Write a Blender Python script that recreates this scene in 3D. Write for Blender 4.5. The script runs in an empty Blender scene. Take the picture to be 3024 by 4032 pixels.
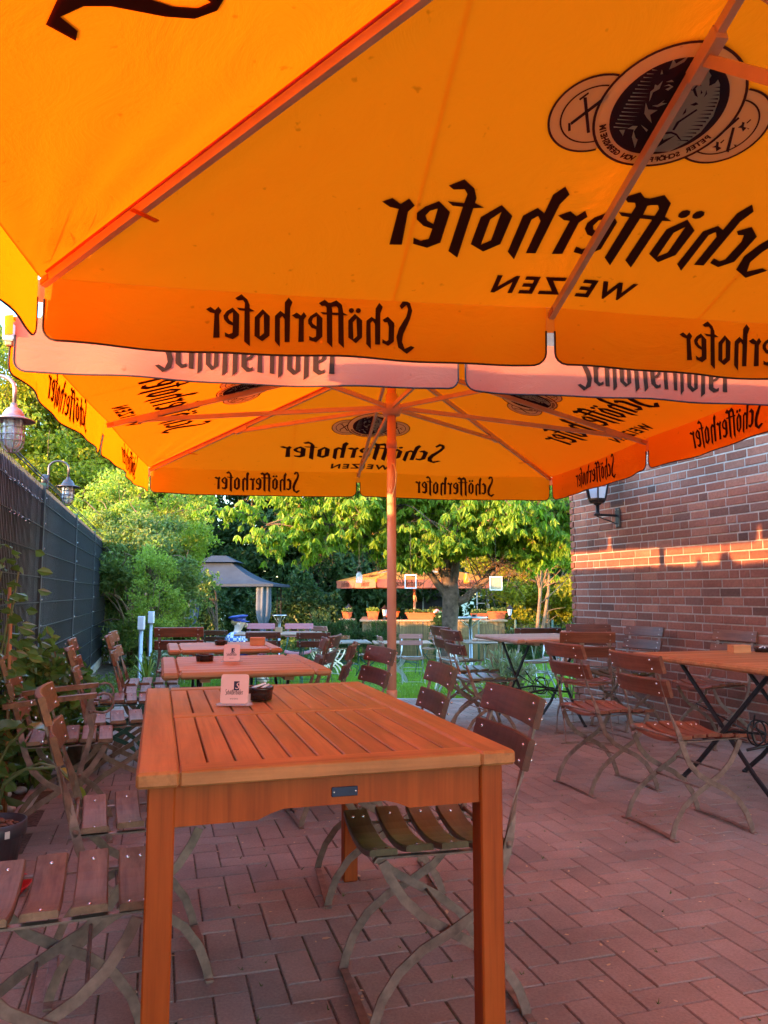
import bpy, bmesh, math, random
import numpy as np
from mathutils import Vector, Matrix, Quaternion
R = math.radians
PI = math.pi
rnd = random.Random(7)
NR = np.random.RandomState(11)
C = bpy.context.scene.collection
SC = bpy.context.scene

# ---------------------------------------------------------------- camera
cam_d = bpy.data.cameras.new('camera'); cam = bpy.data.objects.new('camera', cam_d); C.objects.link(cam)
cam.location = (0, 0, 1.15)
cam.rotation_euler = (R(90 + 6.09), 0, 0)
cam_d.sensor_fit = 'VERTICAL'; cam_d.sensor_height = 24.0; cam_d.lens = 24.0 * 3000.0 / 4032.0
cam_d.clip_start = 0.05; cam_d.clip_end = 600
SC.camera = cam
# ---------------------------------------------------------------- light
SUN_EL = 6.0
SV = Vector((-0.859 * math.cos(R(SUN_EL)), -0.512 * math.cos(R(SUN_EL)), math.sin(R(SUN_EL))))
world = bpy.data.worlds.new('World'); SC.world = world; world.use_nodes = True
wn = world.node_tree.nodes; wn.clear()
sky = wn.new('ShaderNodeTexSky'); sky.sky_type = 'NISHITA'; sky.sun_disc = False
sky.sun_elevation = R(SUN_EL); sky.sun_rotation = math.atan2(SV.x, SV.y)
sky.air_density = 1.0; sky.dust_density = 0.3; sky.ozone_density = 2.5
bgd = wn.new('ShaderNodeBackground'); bgd.inputs[1].default_value = 0.15
wo = wn.new('ShaderNodeOutputWorld')
world.node_tree.links.new(sky.outputs[0], bgd.inputs[0]); world.node_tree.links.new(bgd.outputs[0], wo.inputs[0])
sl = bpy.data.lights.new('sun', 'SUN'); sl.energy = 1.25; sl.angle = R(0.6); sl.color = (1.0, 0.46, 0.16)
so = bpy.data.objects.new('sun', sl); C.objects.link(so)
so.rotation_euler = SV.to_track_quat('Z', 'Y').to_euler(); so.location = (-20, -12, 10)
SC.view_settings.view_transform = 'Standard'; SC.view_settings.look = 'None'
SC.view_settings.exposure = 4.3; SC.view_settings.gamma = 1.0
SC.cycles.max_bounces = 8; SC.cycles.diffuse_bounces = 5; SC.cycles.transparent_max_bounces = 12
SC.cycles.sample_clamp_indirect = 6.0

# ---------------------------------------------------------------- materials
def new_mat(name):
    m = bpy.data.materials.new(name); m.use_nodes = True
    nt = m.node_tree; nt.nodes.clear()
    out = nt.nodes.new('ShaderNodeOutputMaterial')
    return m, nt, out
def L(nt, a, b): nt.links.new(a, b)
def N(nt, t, **kw):
    n = nt.nodes.new(t)
    for k, v in kw.items(): setattr(n, k, v)
    return n
def ramp(nt, fac, stops):
    r = N(nt, 'ShaderNodeValToRGB'); e = r.color_ramp.elements
    while len(e) > 1: e.remove(e[-1])
    e[0].position = stops[0][0]; e[0].color = (*stops[0][1], 1)
    for p, c in stops[1:]:
        x = e.new(p); x.color = (*c, 1)
    L(nt, fac, r.inputs[0]); return r.outputs[0]
def mixc(nt, fac, a, b, mode='MIX'):
    m = N(nt, 'ShaderNodeMix', data_type='RGBA', blend_type=mode)
    for sock, v in ((m.inputs[0], fac), (m.inputs[6], a), (m.inputs[7], b)):
        if hasattr(v, 'is_linked'): L(nt, v, sock)
        elif isinstance(v, (int, float)): sock.default_value = v
        else: sock.default_value = (*v, 1)
    return m.outputs[2]
def noise(nt, scale, detail=4, rough=0.55, vec=None, coord='Object', stretch=None, dist=0.0):
    tc = N(nt, 'ShaderNodeTexCoord'); v = tc.outputs[coord]
    if stretch:
        mp = N(nt, 'ShaderNodeMapping'); mp.inputs['Scale'].default_value = stretch
        L(nt, v, mp.inputs[0]); v = mp.outputs[0]
    n = N(nt, 'ShaderNodeTexNoise'); n.inputs['Scale'].default_value = scale
    n.inputs['Detail'].default_value = detail; n.inputs['Roughness'].default_value = rough
    n.inputs['Distortion'].default_value = dist
    L(nt, v, n.inputs['Vector']); return n.outputs[0]
def bump(nt, h, strength=0.3, dist=0.01):
    b = N(nt, 'ShaderNodeBump'); b.inputs['Strength'].default_value = strength; b.inputs['Distance'].default_value = dist
    L(nt, h, b.inputs['Height']); return b.outputs[0]
def island(nt):
    g = N(nt, 'ShaderNodeNewGeometry'); return g.outputs['Random Per Island']
def pbsdf(nt, out, col, rough=0.5, metal=0.0, spec=0.5, nrm=None):
    p = N(nt, 'ShaderNodeBsdfPrincipled')
    if hasattr(col, 'is_linked'): L(nt, col, p.inputs['Base Color'])
    else: p.inputs['Base Color'].default_value = (*col, 1)
    if hasattr(rough, 'is_linked'): L(nt, rough, p.inputs['Roughness'])
    else: p.inputs['Roughness'].default_value = rough
    p.inputs['Metallic'].default_value = metal; p.inputs['Specular IOR Level'].default_value = spec
    if nrm is not None: L(nt, nrm, p.inputs['Normal'])
    if out is not None: L(nt, p.outputs[0], out.inputs[0])
    return p
def m_simple(name, col, rough=0.5, metal=0.0, spec=0.5, var=0.25, scale=14.0, bmp=0.0):
    m, nt, out = new_mat(name)
    n = noise(nt, scale, 5, 0.6)
    a = tuple(c * (1 - var) for c in col); b = tuple(min(1, c * (1 + var)) for c in col)
    c = ramp(nt, n, [(0.3, a), (0.7, b)])
    nr = bump(nt, noise(nt, scale * 4, 3), bmp, 0.004) if bmp else None
    pbsdf(nt, out, c, rough, metal, spec, nr); return m
def m_wood(name, dark, mid, light, rough=0.42, axis=0, grain=26.0, spec=0.5, isl=0.35, blotch=0.5):
    m, nt, out = new_mat(name)
    st = [1.0, 1.0, 1.0]; st[axis] = 0.07
    g = noise(nt, grain, 6, 0.62, stretch=tuple(st), dist=0.6)
    c = ramp(nt, g, [(0.28, dark), (0.5, mid), (0.74, light)])
    i = island(nt)
    iv = ramp(nt, i, [(0.0, (1 - isl,) * 3), (1.0, (1.0 + isl * 0.25,) * 3)])
    c = mixc(nt, 1.0, c, iv, 'MULTIPLY')
    fg = noise(nt, grain * 5, 3, 0.6, stretch=tuple(q * (0.35 if q < 1 else 1) for q in st))
    c = mixc(nt, 1.0, c, ramp(nt, fg, [(0.3, (0.80,) * 3), (0.5, (1.0,) * 3), (0.8, (1.08,) * 3)]), 'MULTIPLY')
    bl = noise(nt, 5.0, 6, 0.7)
    bv = ramp(nt, bl, [(0.35, (1 - 0.35 * blotch,) * 3), (0.65, (1, 1, 1))])
    c = mixc(nt, 1.0, c, bv, 'MULTIPLY')
    rr = N(nt, 'ShaderNodeMapRange'); rr.inputs[3].default_value = rough - 0.1; rr.inputs[4].default_value = rough + 0.15
    L(nt, bl, rr.inputs[0])
    pbsdf(nt, out, c, rr.outputs[0], 0, spec, bump(nt, g, 0.25, 0.002)); return m
def m_leaf(name, a, b, trans=0.45, rough=0.5, spec=0.35, tcol=None):
    m, nt, out = new_mat(name)
    i = island(nt)
    c = ramp(nt, i, [(0.0, a), (0.55, tuple((x + y) / 2 for x, y in zip(a, b))), (1.0, b)])
    p = pbsdf(nt, None, c, rough, 0, spec)
    t = N(nt, 'ShaderNodeBsdfTranslucent')
    tc = mixc(nt, 1.0, c, tcol or (1.6, 1.7, 0.6), 'MULTIPLY'); L(nt, tc, t.inputs[0])
    mx = N(nt, 'ShaderNodeMixShader'); mx.inputs[0].default_value = trans
    L(nt, p.outputs[0], mx.inputs[1]); L(nt, t.outputs[0], mx.inputs[2]); L(nt, mx.outputs[0], out.inputs[0])
    return m
def m_fabric(name, col, tcol, trans=0.5, wr=0.35, var=0.08, inner=None):
    m, nt, out = new_mat(name)
    n = noise(nt, 2.2, 5, 0.6); n2 = noise(nt, 3.0, 6, 0.7, stretch=(1, 1, 2.5), dist=1.4)
    c = ramp(nt, n, [(0.3, tuple(x * (1 - var) for x in col)), (0.7, col)])
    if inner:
        gm = N(nt, 'ShaderNodeNewGeometry'); c = mixc(nt, gm.outputs['Backfacing'], c, inner)  # deeper inside colour stands in for light coming through the cloth
    dirt = noise(nt, 22.0, 2, 0.5); dv = ramp(nt, dirt, [(0.22, (0.72, 0.7, 0.66)), (0.29, (1, 1, 1))])
    c = mixc(nt, 1.0, c, dv, 'MULTIPLY')
    nr = bump(nt, n2, wr, 0.02)
    d = N(nt, 'ShaderNodeBsdfDiffuse'); L(nt, c, d.inputs[0]); L(nt, nr, d.inputs['Normal'])
    t = N(nt, 'ShaderNodeBsdfTranslucent'); L(nt, mixc(nt, 1.0, tcol, dv, 'MULTIPLY'), t.inputs[0]); L(nt, nr, t.inputs['Normal'])
    mx = N(nt, 'ShaderNodeMixShader'); mx.inputs[0].default_value = trans
    L(nt, d.outputs[0], mx.inputs[1]); L(nt, t.outputs[0], mx.inputs[2]); L(nt, mx.outputs[0], out.inputs[0])
    return m
def m_glass(name, col=(0.9, 0.92, 0.95), alpha=0.25, rough=0.05):
    m, nt, out = new_mat(name)
    p = pbsdf(nt, None, col, rough, 0, 0.6); t = N(nt, 'ShaderNodeBsdfTransparent')
    fr = N(nt, 'ShaderNodeFresnel'); fr.inputs[0].default_value = 1.45
    ad = N(nt, 'ShaderNodeMath', operation='ADD'); ad.inputs[1].default_value = alpha; L(nt, fr.outputs[0], ad.inputs[0])
    mx = N(nt, 'ShaderNodeMixShader'); L(nt, ad.outputs[0], mx.inputs[0])
    L(nt, t.outputs[0], mx.inputs[1]); L(nt, p.outputs[0], mx.inputs[2]); L(nt, mx.outputs[0], out.inputs[0]); return m

def m_block(name, stops, rough=0.8, stain=(0.55, 0.5, 0.48), sscale=1.3, bmp=0.5, gscale=90.0):
    """bricks and pavers: one colour per block, grain, large stains"""
    m, nt, out = new_mat(name)
    c = ramp(nt, island(nt), stops)
    g = noise(nt, gscale, 5, 0.65); gv = ramp(nt, g, [(0.3, (0.78,) * 3), (0.7, (1.1,) * 3)])
    c = mixc(nt, 1.0, c, gv, 'MULTIPLY')
    s = noise(nt, sscale, 6, 0.65); sv = ramp(nt, s, [(0.38, stain), (0.6, (1, 1, 1))])
    c = mixc(nt, 1.0, c, sv, 'MULTIPLY')
    pbsdf(nt, out, c, rough, 0, 0.3, bump(nt, g, bmp, 0.004)); return m

M = {}
M['table_wood'] = m_wood('oiled_table_wood', (0.33, 0.118, 0.036), (0.50, 0.190, 0.058), (0.61, 0.25, 0.082), 0.42, 1, 16, 0.28, 0.2, 0.75)
M['table_wood_x'] = m_wood('oiled_table_wood_cross', (0.33, 0.118, 0.036), (0.50, 0.190, 0.058), (0.61, 0.25, 0.082), 0.42, 0, 16, 0.28, 0.16, 0.75)
M['leg_wood'] = m_wood('oiled_leg_wood', (0.25, 0.042, 0.005), (0.36, 0.064, 0.007), (0.45, 0.086, 0.011), 0.45, 2, 18, 0.22, 0.1, 0.3)
M['plank_wood'] = m_wood('folding_table_wood', (0.31, 0.125, 0.045), (0.45, 0.19, 0.070), (0.55, 0.25, 0.10), 0.48, 0, 22, 0.28, 0.15, 0.3)
M['grey_wood'] = m_wood('weathered_table_wood', (0.25, 0.19, 0.15), (0.36, 0.29, 0.24), (0.45, 0.37, 0.31), 0.6, 0, 22, 0.3, 0.3)
M['chair_wood'] = m_wood('brown_slat_wood', (0.070, 0.024, 0.014), (0.135, 0.045, 0.026), (0.19, 0.067, 0.037), 0.40, 0, 30, 0.3, 0.25, 0.5)
M['seat_wood'] = m_wood('worn_slat_wood', (0.15, 0.080, 0.047), (0.27, 0.155, 0.092), (0.35, 0.215, 0.132), 0.48, 0, 26, 0.25, 0.3, 0.5)
M['seat_red'] = m_wood('red_brown_slat_wood', (0.14, 0.042, 0.022), (0.225, 0.072, 0.037), (0.30, 0.10, 0.052), 0.42, 0, 26, 0.28, 0.25, 0.5)
M['orange_back'] = m_wood('orange_brown_back_wood', (0.14, 0.050, 0.020), (0.25, 0.095, 0.034), (0.34, 0.145, 0.052), 0.38, 0, 24, 0.3, 0.25, 0.5)
M['red_wood2'] = m_wood('faded_red_wood', (0.30, 0.11, 0.085), (0.38, 0.15, 0.12), (0.44, 0.19, 0.15), 0.5, 0, 20, 0.4, 0.2, 0.3)
M['pale_top'] = m_wood('pale_brown_tabletop', (0.33, 0.20, 0.13), (0.44, 0.28, 0.19), (0.52, 0.35, 0.25), 0.5, 0, 20, 0.4, 0.15, 0.3)
M['sheen_wood'] = m_wood('sheen_tinted_seat_wood', (0.08, 0.055, 0.022), (0.13, 0.088, 0.034), (0.17, 0.115, 0.045), 0.32, 0, 30, 0.6, 0.2, 0.4)  # brown seat wood with the canopy's greenish sheen put into its colour
M['pink_wood'] = m_wood('pink_painted_wood', (0.42, 0.12, 0.13), (0.52, 0.17, 0.18), (0.58, 0.22, 0.22), 0.5, 0, 20, 0.4, 0.12, 0.3)
M['red_wood'] = m_wood('red_painted_wood', (0.40, 0.10, 0.06), (0.50, 0.15, 0.08), (0.56, 0.19, 0.10), 0.5, 0, 20, 0.4, 0.12, 0.3)
M['frame_brown'] = m_simple('rusty_brown_steel', (0.20, 0.13, 0.098), 0.5, 0.2, 0.4, 0.4, 24)
M['frame_silver'] = m_simple('galvanised_steel', (0.52, 0.55, 0.57), 0.38, 0.7, 0.5, 0.15, 30)
M['frame_green'] = m_simple('dark_green_steel', (0.015, 0.075, 0.055), 0.4, 0.2, 0.5, 0.3, 30)
M['black_steel'] = m_simple('black_steel', (0.018, 0.018, 0.02), 0.4, 0.3, 0.5, 0.3, 30)
M['rivet'] = m_simple('bright_rivets', (0.8, 0.8, 0.8), 0.25, 0.9, 0.5, 0.05)
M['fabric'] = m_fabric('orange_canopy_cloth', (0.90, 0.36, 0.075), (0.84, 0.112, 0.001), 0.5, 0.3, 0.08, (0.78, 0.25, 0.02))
M['fabric_v'] = m_fabric('orange_valance_cloth', (0.56, 0.25, 0.155), (0.86, 0.135, 0.001), 0.52, 0.4, 0.08, (0.78, 0.27, 0.02))  # salmon outside puts the sky's reflection into the cloth colour
M['seam'] = m_fabric('doubled_seam_cloth', (0.8, 0.4, 0.2), (0.95, 0.80, 0.6), 0.85, 0.1)
M['hem'] = m_simple('dark_brown_binding', (0.03, 0.012, 0.012), 0.8)
M['print'] = m_fabric('dark_brown_print', (0.065, 0.034, 0.024), (0.11, 0.022, 0.004), 0.4, 0.1)
M['print_navy'] = m_fabric('dark_blue_print', (0.05, 0.042, 0.055), (0.14, 0.05, 0.05), 0.4, 0.1)
M['print_white'] = m_fabric('white_print', (0.66, 0.68, 0.50), (1.0, 1.0, 0.75), 0.55, 0.1)
M['pole'] = m_simple('salmon_painted_pole', (0.60, 0.31, 0.21), 0.42, 0.0, 0.5, 0.06, 6)
M['rib'] = m_simple('salmon_painted_rib', (0.60, 0.40, 0.22), 0.45, 0.0, 0.5, 0.1, 8)
M['brass'] = m_simple('plastic_joint', (0.5, 0.22, 0.10), 0.5)
M['white_plastic'] = m_simple('white_plastic', (0.75, 0.72, 0.66), 0.4, 0, 0.5, 0.06)
M['slat_grey'] = m_simple('anthracite_privacy_strip', (0.20, 0.23, 0.27), 0.55, 0, 0.35, 0.15, 3)
M['wire_grey'] = m_simple('anthracite_wire', (0.02, 0.026, 0.03), 0.6, 0.0, 0.5, 0.2)
M['slat_dark'] = m_simple('dark_strip_gap', (0.018, 0.016, 0.018), 0.6, 0, 0.3, 0.2)
M['concrete'] = m_simple('concrete', (0.36, 0.35, 0.33), 0.9, 0, 0.2, 0.3, 9, 0.5)
M['brick'] = m_block('red_brick', [(0.0, (0.13, 0.065, 0.05)), (0.15, (0.235, 0.088, 0.060)), (0.7, (0.29, 0.108, 0.073)), (0.93, (0.34, 0.14, 0.095)), (1.0, (0.17, 0.085, 0.068))], 0.95, (0.72, 0.68, 0.66), 0.9, 0.9, 45)
M['mortar'] = m_simple('grey_mortar', (0.35, 0.30, 0.27), 0.95, 0, 0.2, 0.2, 20, 0.5)
M['paver'] = m_block('red_concrete_pavers', [(0.0, (0.31, 0.245, 0.20)), (0.5, (0.35, 0.275, 0.225)), (0.85, (0.39, 0.305, 0.25)), (1.0, (0.29, 0.245, 0.21))], 0.97, (0.70, 0.71, 0.72), 1.4, 0.7, 110)
def joint_mat():
    m, nt, out = new_mat('joint_sand')
    a = ramp(nt, noise(nt, 2.6, 6, 0.65), [(0.48, (0.13, 0.095, 0.075)), (0.64, (0.085, 0.10, 0.045))])
    b = ramp(nt, noise(nt, 60, 3, 0.6), [(0.3, (0.6,) * 3), (0.75, (1.5,) * 3)])
    pbsdf(nt, out, mixc(nt, 1.0, a, b, 'MULTIPLY'), 0.95, 0, 0.1, bump(nt, noise(nt, 90, 3), .6, .004)); return m
M['joint'] = joint_mat()
M['soil'] = m_simple('garden_soil', (0.10, 0.075, 0.055), 0.95, 0, 0.2, 0.5, 9, 1.0)
M['lawn'] = m_simple('lawn_soil', (0.085, 0.15, 0.025), 0.95, 0, 0.2, 0.4, 5, 0.5)
M['blade'] = m_leaf('grass_blades', (0.115, 0.235, 0.03), (0.20, 0.33, 0.05), 0.45, 0.5)
M['bark'] = m_simple('cherry_bark', (0.11, 0.08, 0.062), 0.9, 0, 0.2, 0.45, 12, 1.0)
M['bark_dark'] = m_simple('dark_bark', (0.085, 0.065, 0.05), 0.9, 0, 0.2, 0.4, 10, 1.0)
M['twig'] = m_simple('pale_twigs', (0.20, 0.13, 0.08), 0.85, 0, 0.2, 0.3, 10)
M['leaf_cherry'] = m_leaf('cherry_leaves', (0.11, 0.21, 0.02), (0.26, 0.38, 0.035), 0.5)
M['leaf_oak'] = m_leaf('young_oak_leaves', (0.13, 0.165, 0.018), (0.32, 0.32, 0.022), 0.5)
M['leaf_mid'] = m_leaf('mid_green_leaves', (0.05, 0.10, 0.02), (0.13, 0.19, 0.035), 0.45)
M['sign_cream'] = m_simple('cream_board', (0.40, 0.36, 0.22), 0.6)
M['leaf_dark'] = m_leaf('dark_tree_leaves', (0.025, 0.06, 0.02), (0.065, 0.12, 0.035), 0.35)
M['leaf_bush'] = m_leaf('bush_leaves', (0.08, 0.14, 0.04), (0.21, 0.26, 0.07), 0.4)
M['leaf_light'] = m_leaf('light_shrub_leaves', (0.17, 0.26, 0.04), (0.31, 0.38, 0.07), 0.45)
M['leaf_glossy'] = m_leaf('glossy_leaves', (0.06, 0.12, 0.03), (0.13, 0.22, 0.06), 0.3, 0.35, 0.4)
M['leaf_grey'] = m_leaf('grey_green_leaves', (0.16, 0.23, 0.15), (0.27, 0.33, 0.22), 0.25, 0.6)
M['leaf_blue'] = m_leaf('succulent_leaves', (0.20, 0.32, 0.30), (0.32, 0.42, 0.40), 0.2, 0.5)
M['leaf_yellow'] = m_leaf('yellowing_leaves', (0.35, 0.32, 0.06), (0.45, 0.40, 0.08), 0.4, 0.4)
M['cover'] = m_leaf('ground_cover_leaves', (0.035, 0.085, 0.02), (0.08, 0.15, 0.035), 0.3)
M['lamp_metal'] = m_simple('copper_grey_lamp_metal', (0.46, 0.38, 0.39), 0.4, 0.7, 0.5, 0.15)
M['lamp_dark'] = m_simple('dark_lamp_metal', (0.10, 0.09, 0.10), 0.4, 0.7, 0.5, 0.15)
M['glass'] = m_glass('clear_glass')
M['acrylic'] = m_glass('clear_acrylic', (0.95, 0.9, 0.9), 0.18)
M['amber'] = m_glass('amber_glass', (0.8, 0.28, 0.03), 0.7)
M['opal'] = m_simple('opal_glass', (0.72, 0.74, 0.80), 0.25, 0, 0.5, 0.03)
M['steel'] = m_simple('brushed_steel', (0.55, 0.56, 0.58), 0.3, 0.9, 0.5, 0.1)
M['coaster'] = m_simple('coaster_card', (0.78, 0.48, 0.42), 0.7, 0, 0.2, 0.04)
M['ink'] = m_simple('black_ink', (0.03, 0.025, 0.03), 0.7, 0, 0.2, 0.05)
M['ink_navy'] = m_simple('navy_ink', (0.035, 0.03, 0.06), 0.7, 0, 0.2, 0.05)
M['ink_red'] = m_simple('red_ink', (0.6, 0.04, 0.04), 0.6)
M['ash_black'] = m_simple('dark_bakelite', (0.025, 0.014, 0.012), 0.25, 0, 0.5, 0.1)
M['box_wood'] = m_wood('orange_box_wood', (0.55, 0.20, 0.07), (0.66, 0.27, 0.10), (0.72, 0.33, 0.13), 0.45, 0, 12, 0.4, 0.1)
M['terracotta'] = m_simple('orange_plastic_planter', (0.62, 0.12, 0.035), 0.5, 0, 0.4, 0.1)
M['bamboo'] = m_wood('reed_matting', (0.24, 0.155, 0.065), (0.36, 0.24, 0.105), (0.45, 0.31, 0.15), 0.8, 2, 60, 0.3, 0.35)
M['counter'] = m_wood('counter_boards', (0.38, 0.24, 0.13), (0.48, 0.32, 0.18), (0.56, 0.40, 0.24), 0.55, 0, 16, 0.4, 0.2)
M['shed'] = m_simple('black_stained_boards', (0.028, 0.028, 0.034), 0.6, 0, 0.3, 0.3, 8)
M['shed_trim'] = m_simple('pale_grey_trim', (0.5, 0.52, 0.5), 0.6)
M['sheet'] = m_simple('corrugated_sheet', (0.42, 0.47, 0.55), 0.4, 0.5, 0.5, 0.15)
M['grey_cloth'] = m_simple('grey_gazebo_cloth', (0.040, 0.052, 0.070), 0.8, 0, 0.2, 0.15, 3)
M['curtain'] = m_simple('grey_curtain', (0.085, 0.105, 0.135), 0.8, 0, 0.2, 0.15, 3)
M['old_wood'] = m_wood('old_grey_boards', (0.11, 0.09, 0.07), (0.17, 0.14, 0.11), (0.22, 0.18, 0.14), 0.8, 2, 24, 0.2, 0.35)
M['alu'] = m_simple('aluminium', (0.75, 0.76, 0.78), 0.35, 0.6, 0.5, 0.06)
M['skin'] = m_simple('painted_skin', (0.72, 0.58, 0.45), 0.45, 0, 0.5, 0.1, 12)
M['hair'] = m_simple('painted_blond_hair', (0.35, 0.24, 0.10), 0.6, 0, 0.4, 0.2, 20)
M['cap_blue'] = m_simple('blue_cap_paint', (0.02, 0.05, 0.28), 0.4, 0, 0.5, 0.1)
M['trouser'] = m_simple('blue_trouser_paint', (0.05, 0.09, 0.38), 0.5, 0, 0.4, 0.1)
M['white_paint'] = m_simple('white_paint', (0.75, 0.75, 0.75), 0.45, 0, 0.4, 0.05)
M['stone'] = m_simple('pale_stones', (0.55, 0.54, 0.50), 0.85, 0, 0.3, 0.3, 10, 0.8)
M['red_plastic'] = m_simple('red_plastic', (0.55, 0.02, 0.02), 0.35)
M['pot_plastic'] = m_simple('anthracite_pot', (0.055, 0.055, 0.065), 0.4)
M['label_blue'] = m_simple('dark_blue_plate', (0.02, 0.025, 0.06), 0.4, 0.3)
def checker_mat():
    m, nt, out = new_mat('blue_white_check_shirt')
    tc = N(nt, 'ShaderNodeTexCoord'); ck = N(nt, 'ShaderNodeTexChecker'); ck.inputs['Scale'].default_value = 24
    ck.inputs[1].default_value = (0.75, 0.78, 0.82, 1); ck.inputs[2].default_value = (0.06, 0.16, 0.55, 1)
    L(nt, tc.outputs['Object'], ck.inputs[0]); pbsdf(nt, out, ck.outputs[0], 0.5); return m
M['check'] = checker_mat()

# ---------------------------------------------------------------- mesh builder
class MB:
    def __init__(s): s.v = []; s.f = []; s.m = []; s.sm = []; s.slots = []
    def slot(s, m):
        if m not in s.slots: s.slots.append(m)
        return s.slots.index(m)
    def add(s, vs, fs, mat, smooth=False):
        o = len(s.v); k = s.slot(mat)
        s.v.extend([tuple(v) for v in vs])
        for f in fs:
            s.f.append(tuple(i + o for i in f)); s.m.append(k); s.sm.append(smooth)
        return s
    def box(s, c, d, mat, rot=None, ch=0.0):
        hx, hy, hz = d[0] / 2, d[1] / 2, d[2] / 2
        if ch <= 0:
            vs = [Vector((x, y, z)) for x in (-hx, hx) for y in (-hy, hy) for z in (-hz, hz)]
            fs = [(0, 1, 3, 2), (4, 6, 7, 5), (0, 4, 5, 1), (2, 3, 7, 6), (0, 2, 6, 4), (1, 5, 7, 3)]
        else:
            ch = min(ch, hx * .9, hy * .9, hz * .9); vs = []
            for x in (-1, 1):
                for y in (-1, 1):
                    for z in (-1, 1):
                        vs += [Vector((x * (hx - ch), y * (hy - ch), z * hz)), Vector((x * (hx - ch), y * hy, z * (hz - ch))), Vector((x * hx, y * (hy - ch), z * (hz - ch)))]
            def ix(x, y, z, k): return ((x * 2 + y) * 2 + z) * 3 + k
            fs = []
            for z in (0, 1):
                q = [ix(0, 0, z, 0), ix(1, 0, z, 0), ix(1, 1, z, 0), ix(0, 1, z, 0)]; fs.append(q if z else q[::-1])
                q = [ix(0, z, 0, 1), ix(1, z, 0, 1), ix(1, z, 1, 1), ix(0, z, 1, 1)]; fs.append(q[::-1] if z else q)
                q = [ix(z, 0, 0, 2), ix(z, 1, 0, 2), ix(z, 1, 1, 2), ix(z, 0, 1, 2)]; fs.append(q if z else q[::-1])
            for a in (0, 1):
                for b in (0, 1):
                    q = [ix(0, a, b, 0), ix(1, a, b, 0), ix(1, a, b, 1), ix(0, a, b, 1)]; fs.append(q if a != b else q[::-1])
                    q = [ix(a, 0, b, 0), ix(a, 1, b, 0), ix(a, 1, b, 2), ix(a, 0, b, 2)]; fs.append(q[::-1] if a != b else q)
                    q = [ix(a, b, 0, 1), ix(a, b, 1, 1), ix(a, b, 1, 2), ix(a, b, 0, 2)]; fs.append(q if a != b else q[::-1])
            for x in (0, 1):
                for y in (0, 1):
                    for z in (0, 1):
                        q = (ix(x, y, z, 0), ix(x, y, z, 1), ix(x, y, z, 2)); fs.append(q if (x + y + z) % 2 else q[::-1])
        c = Vector(c)
        if rot is not None: vs = [rot @ v for v in vs]
        return s.add([v + c for v in vs], fs, mat)
    def bar(s, p0, p1, w, h, mat, up=(0, 0, 1), ch=0.0):
        p0 = Vector(p0); p1 = Vector(p1); d = p1 - p0; ln = d.length; d.normalize(); up = Vector(up)
        x = up.cross(d)
        if x.length < 1e-4: x = Vector((1, 0, 0)).cross(d)
        x.normalize(); z = d.cross(x)
        return s.box((p0 + p1) / 2, (w, ln, h), mat, Matrix((x, d, z)).transposed(), ch)
    def sweep(s, pts, prof, mat, side=(1, 0, 0), phi=None, closed=True, cap=True, smooth=True, scale=None):
        """profile (a,b) swept along pts; a along side axis turned by phi, b across"""
        pts = [Vector(p) for p in pts]; n = len(pts); X = Vector(side); o = []; k = len(prof)
        for i, p in enumerate(pts):
            t = (pts[min(i + 1, n - 1)] - pts[max(i - 1, 0)]).normalized()
            x = (X - t * X.dot(t))
            if x.length < 1e-5: x = Vector((0, 1, 0)) - t * t.y
            x.normalize(); y = t.cross(x)
            f = phi[i] if phi else 0.0
            a = x * math.cos(f) + y * math.sin(f); b = t.cross(a)
            sc = scale[i] if scale else 1.0
            for u, w in prof: o.append(p + a * (u * sc) + b * (w * sc))
        fs = []
        for i in range(n - 1):
            for j in range(k if closed else k - 1):
                j2 = (j + 1) % k
                fs.append((i * k + j, i * k + j2, (i + 1) * k + j2, (i + 1) * k + j))
        if cap and closed: fs += [tuple(range(k))[::-1], tuple((n - 1) * k + j for j in range(k))]
        return s.add(o, fs, mat, smooth)
    def tube(s, pts, r, mat, seg=8, scale=None, cap=True):
        prof = [(r * math.cos(2 * PI * j / seg), r * math.sin(2 * PI * j / seg)) for j in range(seg)]
        return s.sweep(pts, prof, mat, (0.13, 0.99, 0.05), None, True, cap, True, scale)
    def flat(s, pts, w, t, mat, side=(1, 0, 0), phi=None):
        prof = [(-w / 2, -t / 2), (w / 2, -t / 2), (w / 2, t / 2), (-w / 2, t / 2)]
        return s.sweep(pts, prof, mat, side, phi, smooth=False)
    def lathe(s, c, prof, mat, seg=20, smooth=True, axis=None, a0=0.0):
        c = Vector(c); vs = []; k = len(prof)
        for j in range(seg):
            an = a0 + 2 * PI * j / seg
            for r, z in prof:
                v = Vector((r * math.cos(an), r * math.sin(an), z))
                if axis is not None: v = axis @ v
                vs.append(c + v)
        fs = [(j * k + i, ((j + 1) % seg) * k + i, ((j + 1) % seg) * k + i + 1, j * k + i + 1) for j in range(seg) for i in range(k - 1)]
        return s.add(vs, fs, mat, smooth)
    def prism(s, poly, h, mat, mtx, z0=0.0):
        n = len(poly); vs = [mtx @ Vector((x, y, z0)) for x, y in poly] + [mtx @ Vector((x, y, z0 + h)) for x, y in poly]
        fs = [tuple(range(n))[::-1], tuple(range(n, 2 * n))] + [(i, (i + 1) % n, n + (i + 1) % n, n + i) for i in range(n)]
        return s.add(vs, fs, mat)
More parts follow.
